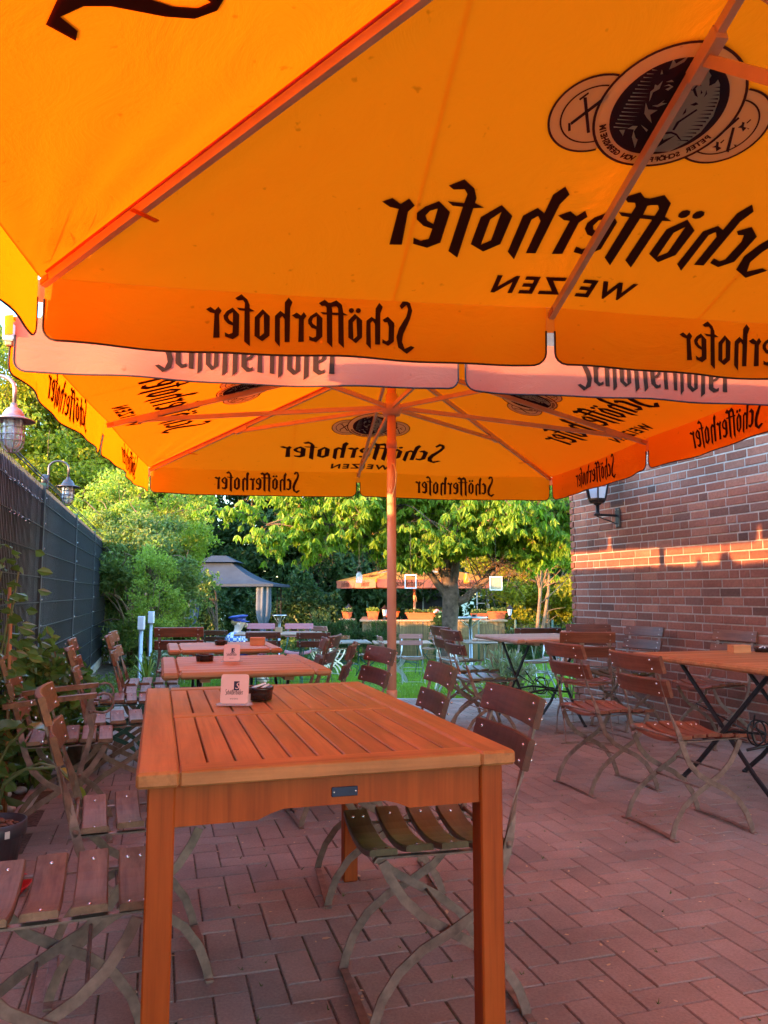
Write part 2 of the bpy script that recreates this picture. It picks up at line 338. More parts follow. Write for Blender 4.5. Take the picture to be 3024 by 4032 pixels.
    def blob(s, c, r, mat, seg=12, rings=8, nz=0.0, rot=None):
        c = Vector(c); vs = []; fs = []
        for i in range(rings + 1):
            th = PI * i / rings
            for j in range(seg):
                ph = 2 * PI * j / seg
                k = 1 + nz * (rnd.random() - .5)
                v = Vector((r[0] * math.sin(th) * math.cos(ph), r[1] * math.sin(th) * math.sin(ph), r[2] * math.cos(th))) * k
                if rot is not None: v = rot @ v
                vs.append(c + v)
        for i in range(rings):
            for j in range(seg):
                fs.append((i * seg + j, (i + 1) * seg + j, (i + 1) * seg + (j + 1) % seg, i * seg + (j + 1) % seg))
        return s.add(vs, fs, mat, True)
    def build(s, name, parent=None, weld=False):
        me = bpy.data.meshes.new(name); me.from_pydata(s.v, [], s.f)
        for m in s.slots: me.materials.append(M[m] if isinstance(m, str) else m)
        me.polygons.foreach_set('material_index', s.m); me.polygons.foreach_set('use_smooth', s.sm)
        me.update(); o = bpy.data.objects.new(name, me); C.objects.link(o)
        if parent is not None: o.parent = parent
        return o
def tag(o, label=None, cat=None, group=None, kind=None):
    if label: o['label'] = label
    if cat: o['category'] = cat
    if group: o['group'] = group
    if kind: o['kind'] = kind
    return o
def thing(name, label, cat, loc=(0, 0, 0), rz=0.0, group=None):
    o = bpy.data.objects.new(name, None); C.objects.link(o); o.empty_display_size = 0.2
    o.location = loc; o.rotation_euler = (0, 0, rz); return tag(o, label, cat, group)
def dup(root, loc, rz, label, group=None, scale=None):
    r = root.copy(); C.objects.link(r); r.location = loc; r.rotation_euler = (0, 0, rz)
    if scale: r.scale = scale
    if 'group' in r.keys() and group: r['group'] = group
    elif group: r['group'] = group
    r['label'] = label
    def rec(a, b):
        for ch in list(a.children):
            c = ch.copy(); C.objects.link(c); c.parent = b; rec(ch, c)
    rec(root, r); return r
def np_mesh(name, verts, faces, mats, mi=None, parent=None):
    """verts (N,3); faces (F,k) all same k"""
    me = bpy.data.meshes.new(name); nv = len(verts); nf, k = faces.shape
    me.vertices.add(nv); me.vertices.foreach_set('co', np.asarray(verts, np.float32).ravel())
    me.loops.add(nf * k); me.loops.foreach_set('vertex_index', np.asarray(faces, np.int32).ravel())
    me.polygons.add(nf); me.polygons.foreach_set('loop_start', np.arange(0, nf * k, k, dtype=np.int32))
    me.polygons.foreach_set('use_smooth', np.zeros(nf, dtype=bool))
    for m in mats: me.materials.append(M[m])
    if mi is not None: me.polygons.foreach_set('material_index', np.asarray(mi, np.int32))
    me.update(calc_edges=True); me.validate()
    o = bpy.data.objects.new(name, me); C.objects.link(o)
    if parent is not None: o.parent = parent
    return o
YAW = R(16.4)
E1 = Vector((math.cos(YAW), math.sin(YAW), 0)); N1 = Vector((-math.sin(YAW), math.cos(YAW), 0))
def ss(a, b, x):
    t = min(1, max(0, (x - a) / (b - a))); return t * t * (3 - 2 * t)
def gz(x, y):
    """height of the lawn: it falls away from the terrace"""
    if y < 8.3: return -0.03
    k = 1 - .45 * ss(-.3, -1.0, x) * (1 - ss(12.5, 17, y))
    return -0.03 + k * (-0.076 * (y - 8.3) if y < 16.5 else -0.6232 - 0.08 * ss(16.5, 19, y))
# ================================================================ the setting
def herringbone():
    """clay coloured pavers laid in a herringbone, each a block with its own slight tilt"""
    w = 0.105; l = 0.21; g = 0.0055; vs = []; fs = []
    ox, oy = -0.97, 0.0
    def inside(p):
        x, y = p
        # right of the bed kerb, left of the brick wall, up to the lawn edge
        if y < 1.0 and abs(x) > 2.2 + .8 * y + 1.5: return False
        if x < -0.70 - 0.2907 * y + 0.06: return False
        if x > 5.05 - 0.3556 * y - 0.02 and y < 8.4: return False
        e = Vector((x, y, 0)); 
        return y > -0.6 and y < 8.55 + 0.0 * x and x < 4.6
    ca, sa = math.cos(YAW), math.sin(YAW)
    for i in range(-90, 90):
        for j in range(-90, 90):
            # herringbone: cell (i,j) with period 2
            k = (i - j) % 4
            if k == 0: cx, cy, dx, dy = (i + 1) * w, (j + .5) * w, l, w
            elif k == 2: cx, cy, dx, dy = (i + .5) * w, (j + 0.0) * w, w, l
            else: continue
            if k == 2: cx, cy = (i + .5) * w, j * w
            X = cx * ca - cy * sa; Y = cx * sa + cy * ca + 4.0
            if not inside((X, Y)): continue
            hz = rnd.uniform(-0.0008, 0.0008); tx = rnd.uniform(-.004, .004); ty = rnd.uniform(-.004, .004)
            rz = rnd.uniform(-.006, .006); o = len(vs)
            hx, hy = dx / 2 - g / 2, dy / 2 - g / 2; c = 0.0025
            for z, s in ((-0.03, 0), (-0.004, 0), (0, c)):
                for sx, sy in ((-1, -1), (1, -1), (1, 1), (-1, 1)):
                    x = sx * (hx - s); y = sy * (hy - s)
                    x, y = x - y * rz, y + x * rz
                    zz = z + hz + x * tx + y * ty
                    vs.append((X + x * ca - y * sa, Y + x * sa + y * ca, zz))
            for a in (0, 4):
                for q in range(4): fs.append((o + a + q, o + a + (q + 1) % 4, o + a + 4 + (q + 1) % 4, o + a + 4 + q))
            fs.append((o + 8, o + 9, o + 10, o + 11))
    o = np_mesh('patio_paving', np.array(vs), np.array(fs), ['paver']); tag(o, kind='structure')
herringbone()
def sheet(name, poly, z, mat):
    b = MB(); b.add([(x, y, z) for x, y in poly], [tuple(range(len(poly)))], mat); return tag(b.build(name), kind='structure')
sheet('paving_bed', [(-3.05, 8.6), (-0.80, -0.9), (5.5, -0.9), (2.0, 8.6)], -0.0045, 'joint')
# lawn that slopes down, one grid
def lawn():
    nx, ny = 60, 70; vs = []; fs = []
    for j in range(ny):
        y = 8.45 + (j / (ny - 1)) ** 1.5 * 42
        for i in range(nx):
            x = -30 + 60 * i / (nx - 1) 
            vs.append((x, y, gz(x, y) + 0.012 * math.sin(x * 2.1 + y) * math.cos(y * 1.3) - 0.01))
    for j in range(ny - 1):
        for i in range(nx - 1): fs.append((j * nx + i, j * nx + i + 1, (j + 1) * nx + i + 1, (j + 1) * nx + i))
    tag(np_mesh('lawn', np.array(vs), np.array(fs), ['lawn']), kind='structure')
lawn()
b = MB(); b.add([(-300, -100, -0.80), (300, -100, -0.80), (300, 400, -0.80), (-300, 400, -0.80)], [(0, 1, 2, 3)], 'cover'); tag(b.build('ground'), kind='structure')
sheet('garden_bed', [(-4.75, 15.0), (-3.05, 8.45), (-0.66, 0.0), (-0.40, -0.9), (-3.0, -0.9), (-6.2, 15.0)], -0.008, 'soil')
b = MB()
for k in range(24):   # kerb between bed and paving
    y0 = -0.6 + k * 0.40; p = Vector((-0.70 - 0.2907 * y0, y0, 0)); q = Vector((-0.70 - 0.2907 * (y0 + .39), y0 + .39, 0))
    b.bar(p + Vector((0, 0, -0.02)), q + Vector((0, 0, -0.02)), 0.06, 0.085, 'concrete', ch=0.006)
for k in range(10):
    x0 = -3.1 + k * 0.52
    b.bar((x0, 8.50, -0.03), (x0 + .51, 8.50, -0.03), 0.06, 0.07, 'concrete', ch=0.006)
tag(b.build('kerb'), kind='structure')

def blades(name, n, area, h, mat, wdt=0.006, zf=None, kind='stuff', dens=None):
    """many single grass blades as one piece of stuff"""
    P = []
    while len(P) < n:
        m = n * 2
        x = NR.uniform(area[0], area[1], m); u = NR.rand(m); y = area[2] + (area[3] - area[2]) * u ** 1.6
        P += [(a, c) for a, c in zip(x, y) if (dens is None or dens(a, c))]
    P = np.array(P[:n]); z = np.array([zf(a, c) if zf else 0.0 for a, c in P])
    hh = h * NR.uniform(.5, 1.25, n); an = NR.uniform(0, 2 * PI, n); ln = NR.uniform(0, .5, n) * hh; la = NR.uniform(0, 2 * PI, n)
    ww = wdt * (1 + 0.16 * np.maximum(0, P[:, 1] - 8))
    dx, dy = np.cos(an) * ww, np.sin(an) * ww
    v = np.zeros((n, 3, 3)); v[:, 0] = np.stack([P[:, 0] - dx, P[:, 1] - dy, z], 1); v[:, 1] = np.stack([P[:, 0] + dx, P[:, 1] + dy, z], 1)
    v[:, 2] = np.stack([P[:, 0] + np.cos(la) * ln, P[:, 1] + np.sin(la) * ln, z + hh], 1)
    o = np_mesh(name, v.reshape(-1, 3), np.arange(3 * n).reshape(n, 3), [mat]); return tag(o, None, None, None, kind)
g = blades('grass', 150000, (-6.0, 7.5, 8.5, 27), 0.055, 'blade', 0.0035, lambda x, y: gz(x, y) - .012, dens=lambda x, y: abs(x) < 0.55 * y + .3)
tag(g, 'short bright green mown lawn grass beyond the terrace', 'grass')
def debris():
    P = []
    for k in range(700):
        y = rnd.uniform(1.0, 8.0); x = rnd.uniform(-.6, .6) * y
        if x < -0.6 - .29 * y or x > 4.9 - .3556 * y: continue
        P.append((x, y))
    b = MB()
    for x, y in P:
        a = rnd.uniform(0, 6.28); s = rnd.uniform(.003, .0075) * (2.2 if rnd.random() < .06 else 1); rot = Matrix.Rotation(a, 3, 'Z')
        pts = [rot @ Vector(q) * s for q in ((-1, -.5, 0), (.2, -.7, .1), (1.2, 0, .25), (.2, .6, .12), (-.9, .5, 0))]
        b.add([p + Vector((x, y, .003)) for p in pts], [(0, 1, 2, 3, 4)], 'debris')
    tag(b.build('fallen_petals'), 'tiny pale petals and crumbs scattered over the paving', 'petals', None, 'stuff')
M['debris'] = m_leaf('dry_petals', (0.40, 0.28, 0.16), (0.60, 0.45, 0.32), 0.2)
debris()
def tufts():
    b = MB()
    for k in range(150):
        y = rnd.uniform(1.6, 7.5); x = rnd.uniform(-.45, .5) * y
        if x > 4.8 - .3556 * y: continue
        for q in range(7):
            a = rnd.uniform(0, 6.28); h = rnd.uniform(.004, .016); d = Vector((math.cos(a), math.sin(a), 0))
            p = Vector((x, y, -.002)); sd = Vector((-d.y, d.x, 0)) * .0022
            b.add([p - sd, p + sd, p + d * h + Vector((0, 0, h * .9))], [(0, 1, 2)], 'cover')
    tag(b.build('moss_tufts'), 'tiny green weeds growing in the paving joints', 'weeds', None, 'stuff')
tufts()

# ---------------------------------------------------------------- brick wall
WD = Vector((0.335, -0.942, 0)); WO = Vector((2.043, 8.313, 0)); WN = Vector((-0.942, -0.335, 0))
def brick_wall():
    root = thing('brick_building', 'red brick building wall with grey mortar joints at the right of the terrace', 'building', WO)
    ch = 0.0735; vs = []; fs = []
    def blk(s0, s1, z0, z1, d0, d1):
        o = len(vs); c = 0.004
        for d, k in ((d0, 0), (d1 - c, 0), (d1, c)):
            for s, z in ((s0 + k, z0 + k), (s1 - k, z0 + k), (s1 - k, z1 - k), (s0 + k, z1 - k)):
                p = WD * s + WN * d; vs.append((p.x, p.y, z))
        for a in (0, 4):
            for q in range(4): fs.append((o + a + q, o + a + (q + 1) % 4, o + a + 4 + (q + 1) % 4, o + a + 4 + q)[::-1])
        fs.append((o + 8, o + 9, o + 10, o + 11)[::-1])
    for r in range(52):
        z0 = -0.05 + r * ch; s = 0.0
        if r % 2: blk(0.0, 0.085, z0, z0 + ch - .011, -0.02, .006); s = 0.095
        else: blk(0.0, 0.06, z0, z0 + ch - .011, -0.02, .012); s = 0.07
        while s < 10.2:
            ln = 0.208 if rnd.random() < 0.74 else 0.098
            j = rnd.uniform(-.0025, .0025)
            blk(s, s + ln, z0 + rnd.uniform(-.0015, .0015), z0 + ch - .0115, -0.02, 0.0 + j); s += ln + .0105
        # end face of the wall
    wall = np_mesh('brick_courses', np.array(vs), np.array(fs), ['brick']); wall.parent = root
    b = MB()
    a = WD * 0.02 + WN * -0.006; p1 = WD * 10.2 - WN * .006
    q = [a, p1, p1 - WN * 3.2, a - WN * 3.2]
    b.prism([(p.x, p.y) for p in q], 3.8, 'mortar', Matrix.Identity(4), -0.05)
    b.build('wall', root)
    # far return wall: courses as slim bricks on the end
    b = MB()
    for r in range(52):
        z0 = -0.05 + r * ch; d = -.02 if r % 2 else -.10
        while d > -3.1:
            p0 = WD * 0.012 + WN * d; pe = WD * 0.012 + WN * (d - .2); b.bar((p0.x, p0.y, z0 + .031), (pe.x, pe.y, z0 + .031), 0.022, 0.061, 'brick'); d -= .212
    b.build('end_wall_courses', root)
    b = MB(); c = WD * 5.1 - WN * 1.5
    b.box((c.x, c.y, 3.9), (3.6, 10.8, 0.3), 'shed', Matrix.Rotation(R(-90) + math.atan2(WD.y, WD.x) + R(180), 3, 'Z'))
    b.build('roof_edge', root)
brick_wall()

# ---------------------------------------------------------------- privacy fence
def fence():
    root = thing('privacy_fence', 'tall anthracite wire mesh fence woven with dark privacy strips along the left side', 'fence', (0, 0, 0))
    F0 = Vector((-0.97, 0, 0)); FD = Vector((-0.2907, 1, 0)).normalized(); FN = Vector((FD.y, -FD.x, 0))
    sp = 2.415; s0 = 6.26; z0, z1 = 0.10, 1.98
    ss_ = [s0 + sp * k for k in range(-6, 4)] + [15.9]
    for k, s in enumerate(ss_):
        p = F0 + FD * s
        b = MB(); b.box((p.x, p.y, 1.00), (0.06, 0.045, 2.00), 'wire_grey', Matrix.Rotation(math.atan2(FD.y, FD.x), 3, 'Z'))
        b.box((p.x, p.y, 2.01), (0.066, 0.05, 0.02), 'frame_green', Matrix.Rotation(math.atan2(FD.y, FD.x), 3, 'Z'))
        for z in [0.3 + .2 * q for q in range(9)]:
            c = p + FN * .032; b.blob((c.x, c.y, z), (.006, .006, .006), 'rivet', 6, 4)
        b.build('post', root)
    for k in range(len(ss_) - 1):
        a, c = ss_[k] + .03, ss_[k + 1] - .03
        strips = MB(); n = int((c - a) / .05)
        for q in range(n):
            s = a + (c - a) * (q + .5) / n; tw = rnd.uniform(-.012, .012)
            p = F0 + FD * s; w = .040
            d = (FD * math.cos(tw) + FN * math.sin(tw)) * w / 2
            e = F0 + FD * (s + .0) + FN * rnd.uniform(-.001, .001)
            zz = z1 + rnd.uniform(-.012, .006)
            nn = FN * .001
            vv = [e - d, e + d, e + d + nn, e - d + nn]
            strips.prism([(v.x, v.y) for v in vv], zz - z0, 'slat_grey', Matrix.Identity(4), z0)
        pa, pc = F0 + FD * (a - .03), F0 + FD * (c + .03)
        strips.bar((pa.x - FN.x * .009, pa.y - FN.y * .009, (z0 + z1) / 2), (pc.x - FN.x * .009, pc.y - FN.y * .009, (z0 + z1) / 2), .002, z1 - z0 - .02, 'slat_dark')
        strips.build('privacy_strips', root)
        w = MB()
        pa, pc = F0 + FD * (a - .03), F0 + FD * (c + .03)
        for r in range(11):
            z = z0 + .0 + r * .196
            for off in (-.012, .014):
                o = FN * off; w.bar((pa.x + o.x, pa.y + o.y, z), (pc.x + o.x, pc.y + o.y, z), .007, .007, 'wire_grey')
        for q in range(n + 1):
            s = a + (c - a) * q / n; p = F0 + FD * s + FN * .006
            w.bar((p.x, p.y, z0 - .03), (p.x, p.y, z1 + .02), .0045, .0045, 'wire_grey', (1, 0, 0))
        w.build('wire_mesh', root)
        b = MB(); q0 = F0 + FD * (a - .02); q1 = F0 + FD * (c + .02)
        b.bar((q0.x, q0.y, -.005), (q1.x, q1.y, -.005), .06, .23, 'concrete', ch=.008); b.build('concrete_base', root)
    # string of clear bulbs clipped to the mesh
    t = thing('string_lights', 'string of tiny clear bulbs along the top of the dark fence', 'string lights', (-2.3, 4.6, 1.9)); lc = Vector((-2.3, 4.6, 1.9))
    proto_b = None; path = []
    for z, sA, sB in ((1.86, 4.6, 6.1), (1.66, 4.8, 5.6)):
        s = sA; path = []
        while s < sB:
            for q in range(3):
                p = F0 + FD * (s + q * .02) + FN * .03; p.z = z + rnd.uniform(-.02, .01)
                if proto_b is None:
                    f = MB(); f.blob((0, 0, 0), (.0035, .0035, .0035), 'rivet', 5, 4); proto_b = f.build('bulb', t); proto_b.location = p - lc
                else:
                    c = proto_b.copy(); C.objects.link(c); c.parent = t; c.location = p - lc
                path.append(p - lc)
            s += .14
        f = MB(); f.tube([v + Vector((0, 0, .006)) - FN * .004 for v in path], .0012, 'slat_dark', 4); f.build('cable', t)
fence()
# ================================================================ lettering
WM = [  # word drawn by hand: outlines in a mirrored grid, (outer, [holes])
 ([(178,187),(207,172),(235,195),(256,172),(278,200),(262,225),(268,373),(228,373),(232,215),(205,208)], []),
 ([(290,230),(310,203),(347,180),(390,225),(390,362),(352,387),(303,368),(300,340),(325,354),(349,345),(351,298),(320,285),(295,258)], [[(318,240),(328,220),(350,210),(350,278),(328,262)]]),
 ([(362,118),(402,93),(440,128),(456,165),(457,186),(490,205),(457,207),(462,435),(425,402),(424,202),(392,198),(373,180),(424,187),(425,150),(412,131),(380,133)], []),
 ([(490,245),(540,193),(587,240),(587,368),(540,404),(490,368)], [[(522,255),(548,222),(551,350),(524,372)]]),
 ([(620,238),(655,205),(683,228),(683,150),(708,118),(733,150),(718,190),(718,414),(685,413),(683,262),(668,240),(652,255),(655,444),(622,405)], []),
 ([(730,238),(762,220),(790,242),(808,218),(826,245),(808,270),(810,418),(774,418),(776,262),(755,258)], []),
 ([(836,272),(850,248),(890,222),(930,265),(930,392),(890,427),(845,410),(843,382),(868,396),(888,388),(890,340),(858,326),(838,298)], [[(860,285),(868,262),(892,250),(892,320),(868,302)]]),
 ([(906,160),(945,137),(968,158),(985,160),(1022,143),(1058,175),(1068,232),(1098,250),(1068,250),(1071,478),(1035,441),(1034,247),(994,244),(995,471),(960,432),(958,241),(932,238),(915,222),(957,226),(957,195),(948,180),(925,180)], [[(991,190),(996,228),(1034,231),(1033,200),(1022,184),(1000,186)]]),
 ([(1100,287),(1145,240),(1193,287),(1192,405),(1150,445),(1100,405)], [[(1131,300),(1155,272),(1159,395),(1134,418)]]),
 ([(1104,217),(1109,204),(1122,199),(1135,204),(1140,217),(1135,230),(1122,235),(1109,230)], []),
 ([(1150,218),(1155,205),(1168,200),(1181,205),(1186,218),(1181,231),(1168,236),(1155,231)], []),
 ([(1222,290),(1257,262),(1283,280),(1285,205),(1310,166),(1333,195),(1317,240),(1315,453),(1280,452),(1280,312),(1265,290),(1250,305),(1252,485),(1220,450)], []),
 ([(1332,283),(1368,262),(1412,305),(1410,430),(1370,460),(1330,440),(1330,415),(1358,430),(1372,420),(1375,330),(1365,300),(1345,300)], []),
 ([(1448,190),(1478,148),(1520,175),(1535,225),(1520,282),(1475,380),(1466,430),(1485,480),(1528,460),(1554,472),(1500,513),(1440,470),(1427,400),(1445,340),(1495,262),(1507,215),(1495,185),(1462,213)], []),
]
def wm_xy(p):
    x, y = p; base = 375 + 0.0755 * (x - 245)
    return ((1553 - x) / 1375.0 - 0.5, (base - y) / 1375.0)
def fill2d(loops, res=1e9):
    """2D loops (outer + holes) -> filled triangles via a curve"""
    cu = bpy.data.curves.new('t', 'CURVE'); cu.dimensions = '2D'; cu.fill_mode = 'BOTH'
    for lp in loops:
        sp = cu.splines.new('POLY'); sp.points.add(len(lp) - 1); sp.use_cyclic_u = True
        for i, (x, y) in enumerate(lp): sp.points[i].co = (x, y, 0, 1)
    return curve_tris(cu)
def curve_tris(cu):
    ob = bpy.data.objects.new('t', cu); C.objects.link(ob)
    me = bpy.data.meshes.new_from_object(ob, depsgraph=bpy.context.evaluated_depsgraph_get())
    vs = [(v.co.x, v.co.y) for v in me.vertices]; fs = [tuple(p.vertices) for p in me.polygons]
    bpy.data.objects.remove(ob); bpy.data.meshes.remove(me); bpy.data.curves.remove(cu)
    return vs, fs
def text2d(s, size=1.0, shear=0.0, spacing=1.0, bold=0.0):
    cu = bpy.data.curves.new('t', 'FONT'); cu.body = s; cu.size = size; cu.align_x = 'CENTER'; cu.shear = shear
    cu.space_character = spacing; cu.offset = bold; cu.resolution_u = 3
    return curve_tris(cu)
def cut(vs, fs, step):
    """subdivide the flat fill so that it can follow a curved cloth"""
    bm = bmesh.new(); bv = [bm.verts.new((x, y, 0)) for x, y in vs]
    for f in fs:
        try: bm.faces.new([bv[i] for i in f])
        except ValueError: pass
    for ax in (0, 1):
        lo = min(v.co[ax] for v in bm.verts); hi = max(v.co[ax] for v in bm.verts)
        k = math.floor(lo / step) + 1
        while k * step < hi:
            co = [0, 0, 0]; no = [0, 0, 0]; co[ax] = k * step; no[ax] = 1
            bmesh.ops.bisect_plane(bm, geom=bm.verts[:] + bm.edges[:] + bm.faces[:], plane_co=co, plane_no=no); k += 1
    bm.verts.index_update(); r = [(v.co.x, v.co.y) for v in bm.verts], [tuple(v.index for v in f.verts) for f in bm.faces]
    bm.free(); return r
def merge(parts):
    V, F = [], []
    for vs, fs in parts:
        o = len(V); V += list(vs); F += [tuple(i + o for i in f) for f in fs]
    return V, F
WORD = merge([fill2d([[wm_xy(p) for p in o]] + [[wm_xy(p) for p in h] for h in hs]) for o, hs in WM])
EMB = {'face':[(-0.014,1.109),(-0.013,1.074),(-0.008,1.029),(-0.01,0.993),(-0.023,0.944),(-0.021,0.902),(-0.045,0.879),(-0.029,0.829),(-0.085,0.839),(-0.12,0.88),(-0.144,0.922),(-0.15,0.982),(-0.135,1.04),(-0.11,1.085),(-0.096,1.099),(-0.094,1.086),(-0.083,1.076),(-0.071,1.096),(-0.071,1.126),(-0.041,1.152),(-0.031,1.145),(-0.015,1.138),(-0.02,1.114)],'dark':[[(-0.016,1.155),(-0.038,1.152),(-0.065,1.131),(-0.075,1.127),(-0.086,1.101),(-0.087,1.079),(-0.08,1.078),(-0.07,1.108),(-0.043,1.129)],[(-0.015,1.066),(-0.033,1.065),(-0.044,1.054),(-0.032,1.056),(-0.019,1.059)],[(-0.013,1.055),(-0.036,1.05),(-0.03,1.044),(-0.018,1.049)],[(-0.014,1.109),(-0.039,1.095),(-0.061,1.072),(-0.05,1.074),(-0.048,1.062),(-0.07,1.036),(-0.058,1.041),(-0.041,1.058),(-0.045,1.078),(-0.031,1.094)],[(-0.014,1.014),(-0.034,0.993),(-0.033,0.983),(-0.015,1.001)],[(-0.087,0.999),(-0.052,0.947),(-0.053,0.918),(-0.06,0.918),(-0.061,0.947),(-0.092,0.995)],[(-0.061,1.009),(-0.073,1.02),(-0.084,1.015),(-0.074,1.008)],[(-0.015,0.901),(-0.053,0.912),(-0.074,0.907),(-0.104,0.884),(-0.09,0.889),(-0.074,0.901),(-0.056,0.905),(-0.024,0.895)],[(-0.041,0.875),(-0.028,0.831),(-0.051,0.867),(-0.074,0.902)],[(-0.017,0.957),(-0.025,0.965),(-0.033,0.938),(-0.03,0.931)],[(-0.055,0.982),(-0.055,0.998),(-0.062,0.983),(-0.057,0.972)],[(-0.065,1.061),(-0.075,1.053),(-0.073,1.046)],[(-0.081,1.063),(-0.09,1.051),(-0.087,1.038),(-0.085,1.051)],[(-0.114,1.079),(-0.099,1.074),(-0.117,1.075)],[(-0.12,1.067),(-0.103,1.062),(-0.123,1.063)],[(-0.125,1.055),(-0.105,1.049),(-0.128,1.051)],[(-0.129,1.043),(-0.106,1.036),(-0.132,1.038)],[(-0.133,1.03),(-0.106,1.023),(-0.136,1.025)],[(-0.135,1.018),(-0.106,1.01),(-0.138,1.013)],[(-0.137,1.004),(-0.105,0.997),(-0.14,0.999)],[(-0.138,0.991),(-0.102,0.983),(-0.14,0.986)],[(-0.138,0.978),(-0.102,0.969),(-0.141,0.972)],[(-0.137,0.964),(-0.101,0.956),(-0.14,0.959)],[(-0.135,0.95),(-0.099,0.942),(-0.138,0.944)],[(-0.133,0.935),(-0.097,0.927),(-0.136,0.93)],[(-0.13,0.921),(-0.094,0.913),(-0.133,0.916)],[(-0.126,0.906),(-0.09,0.898),(-0.129,0.901)],[(-0.121,0.891),(-0.085,0.883),(-0.124,0.886)]],'lite':[[(0.047,1.058),(0.035,1.066),(0.018,1.059),(0.027,1.045),(0.038,1.049),(0.025,1.058),(0.035,1.061)],[(0.048,1.072),(0.034,1.08),(0.024,1.074),(0.038,1.072)],[(0.059,1.111),(0.063,1.143),(0.048,1.13),(0.024,1.156),(0.027,1.137),(0.044,1.121)],[(0.076,1.094),(0.079,1.109),(0.069,1.096)],[(0.065,1.005),(0.078,1.038),(0.072,1.048),(0.076,1.062),(0.066,1.059),(0.059,1.075),(0.055,1.049),(0.069,1.036),(0.066,1.017)],[(0.05,0.992),(0.034,0.997),(0.02,1.016),(0.025,1.004),(0.008,1.004),(0.03,0.989)],[(0.06,0.964),(0.074,1.002),(0.055,0.979),(0.025,0.979),(0.04,0.961),(0.02,0.932),(0.045,0.95)],[(0.086,0.907),(0.075,0.919),(0.059,0.919),(0.062,0.899),(0.045,0.876),(0.035,0.87),(0.029,0.837),(0.058,0.878),(0.065,0.906)],[(0.11,0.901),(0.092,0.903),(0.088,0.88)],[(0.052,0.925),(0.02,0.908),(0.021,0.9)],[(0.108,1.108),(0.09,1.106),(0.106,1.104)],[(0.117,1.095),(0.093,1.094),(0.115,1.091)],[(0.121,1.083),(0.092,1.082),(0.119,1.079)],[(0.124,1.07),(0.089,1.069),(0.122,1.066)],[(0.126,1.058),(0.086,1.057),(0.124,1.054)],[(0.128,1.045),(0.082,1.045),(0.126,1.041)],[(0.129,1.032),(0.078,1.032),(0.127,1.028)],[(0.13,1.02),(0.074,1.02),(0.128,1.015)],[(0.131,1.007),(0.075,1.007),(0.129,1.002)],[(0.132,0.994),(0.075,0.993),(0.13,0.989)],[(0.132,0.98),(0.075,0.98),(0.13,0.976)],[(0.133,0.967),(0.075,0.966),(0.13,0.963)],[(0.133,0.954),(0.075,0.952),(0.131,0.949)],[(0.133,0.94),(0.074,0.938),(0.131,0.936)],[(0.133,0.926),(0.074,0.924),(0.131,0.922)],[(0.133,0.913),(0.073,0.91),(0.131,0.908)]],'coin':[[(-0.194,0.896),(-0.228,0.988),(-0.235,0.983),(-0.203,0.889)],[(-0.264,0.862),(-0.232,0.95),(-0.24,0.951),(-0.275,0.861)],[(-0.249,0.952),(-0.255,0.963),(-0.25,0.973),(-0.259,0.972),(-0.265,0.957),(-0.276,0.955),(-0.273,0.94),(-0.262,0.952)],[(-0.212,0.872),(-0.22,0.88),(-0.213,0.894),(-0.222,0.893),(-0.23,0.877),(-0.243,0.873),(-0.234,0.858),(-0.224,0.872)],[(-0.265,0.971),(-0.269,0.986),(-0.273,0.983),(-0.269,0.97)],[(-0.227,0.892),(-0.232,0.905),(-0.235,0.902),(-0.232,0.889)],[(-0.273,0.891),(-0.284,0.891),(-0.282,0.884)],[(-0.276,0.955),(-0.287,0.953),(-0.285,0.95)]],'coin2':[[(0.264,1.0),(0.255,1.002),(0.195,0.883),(0.203,0.879)],[(0.275,0.91),(0.268,0.911),(0.257,0.884),(0.264,0.881)],[(0.269,0.913),(0.197,1.02),(0.191,1.008),(0.263,0.904)],[(0.275,0.994),(0.257,1.019),(0.253,1.014),(0.27,0.99)]]}
def circ(cx, cy, r, n=40): return [(cx + r * math.cos(2 * PI * i / n), cy + r * math.sin(2 * PI * i / n)) for i in range(n)]
def disc(cx, cy, r, n=40): return (circ(cx, cy, r, n), [tuple(range(n))])
def ring(cx, cy, r0, r1, n=40):
    v = circ(cx, cy, r0, n) + circ(cx, cy, r1, n); return (v, [(i, (i + 1) % n, n + (i + 1) % n, n + i) for i in range(n)])
def arc_text(s, cx, cy, r, a0, a1, size):
    out = []
    for i, chh in enumerate(s):
        if chh == ' ': continue
        vs, fs = text2d(chh, size, 0, 1, .0012)
        a = a0 + (a1 - a0) * (i + .5) / len(s); rot = a + PI / 2
        out.append(([(cx + r * math.cos(a) + x * math.cos(rot) - y * math.sin(rot), cy + r * math.sin(a) + x * math.sin(rot) + y * math.cos(rot)) for x, y in vs], fs))
    return out
ECX, ECY = -0.005, 0.985
def coin_disc(cx, cy, r):
    o = []
    for x, y in circ(cx, cy, r, 60):
        d = math.hypot(x - ECX, y - ECY)
        if d < .2165: x, y = ECX + (x - ECX) / d * .2165, ECY + (y - ECY) / d * .2165
        o.append((x, y))
    return (o, [tuple(range(60))])
def ring_cut(cx, cy, r0, r1):
    v, f = ring(cx, cy, r0, r1, 60); return (v, [q for q in f if all(math.hypot(v[i][0] - ECX, v[i][1] - ECY) > .212 for i in q)])
EMB_W = [coin_disc(0.205, 0.945, .132), coin_disc(-0.205, 0.945, .132), disc(ECX, ECY, .210, 60)]   # pale grounds
EMB_N = [ring_cut(0.205, 0.945, .132, .139), ring_cut(-0.205, 0.945, .132, .139), ring_cut(0.205, 0.945, .098, .103), ring_cut(-0.205, 0.945, .098, .103)] \
    + [fill2d([q]) for q in EMB['coin'] + EMB['coin2']]
EMB_N2 = [ring(ECX, ECY, .210, .218, 60), disc(ECX, ECY, .168, 60)]
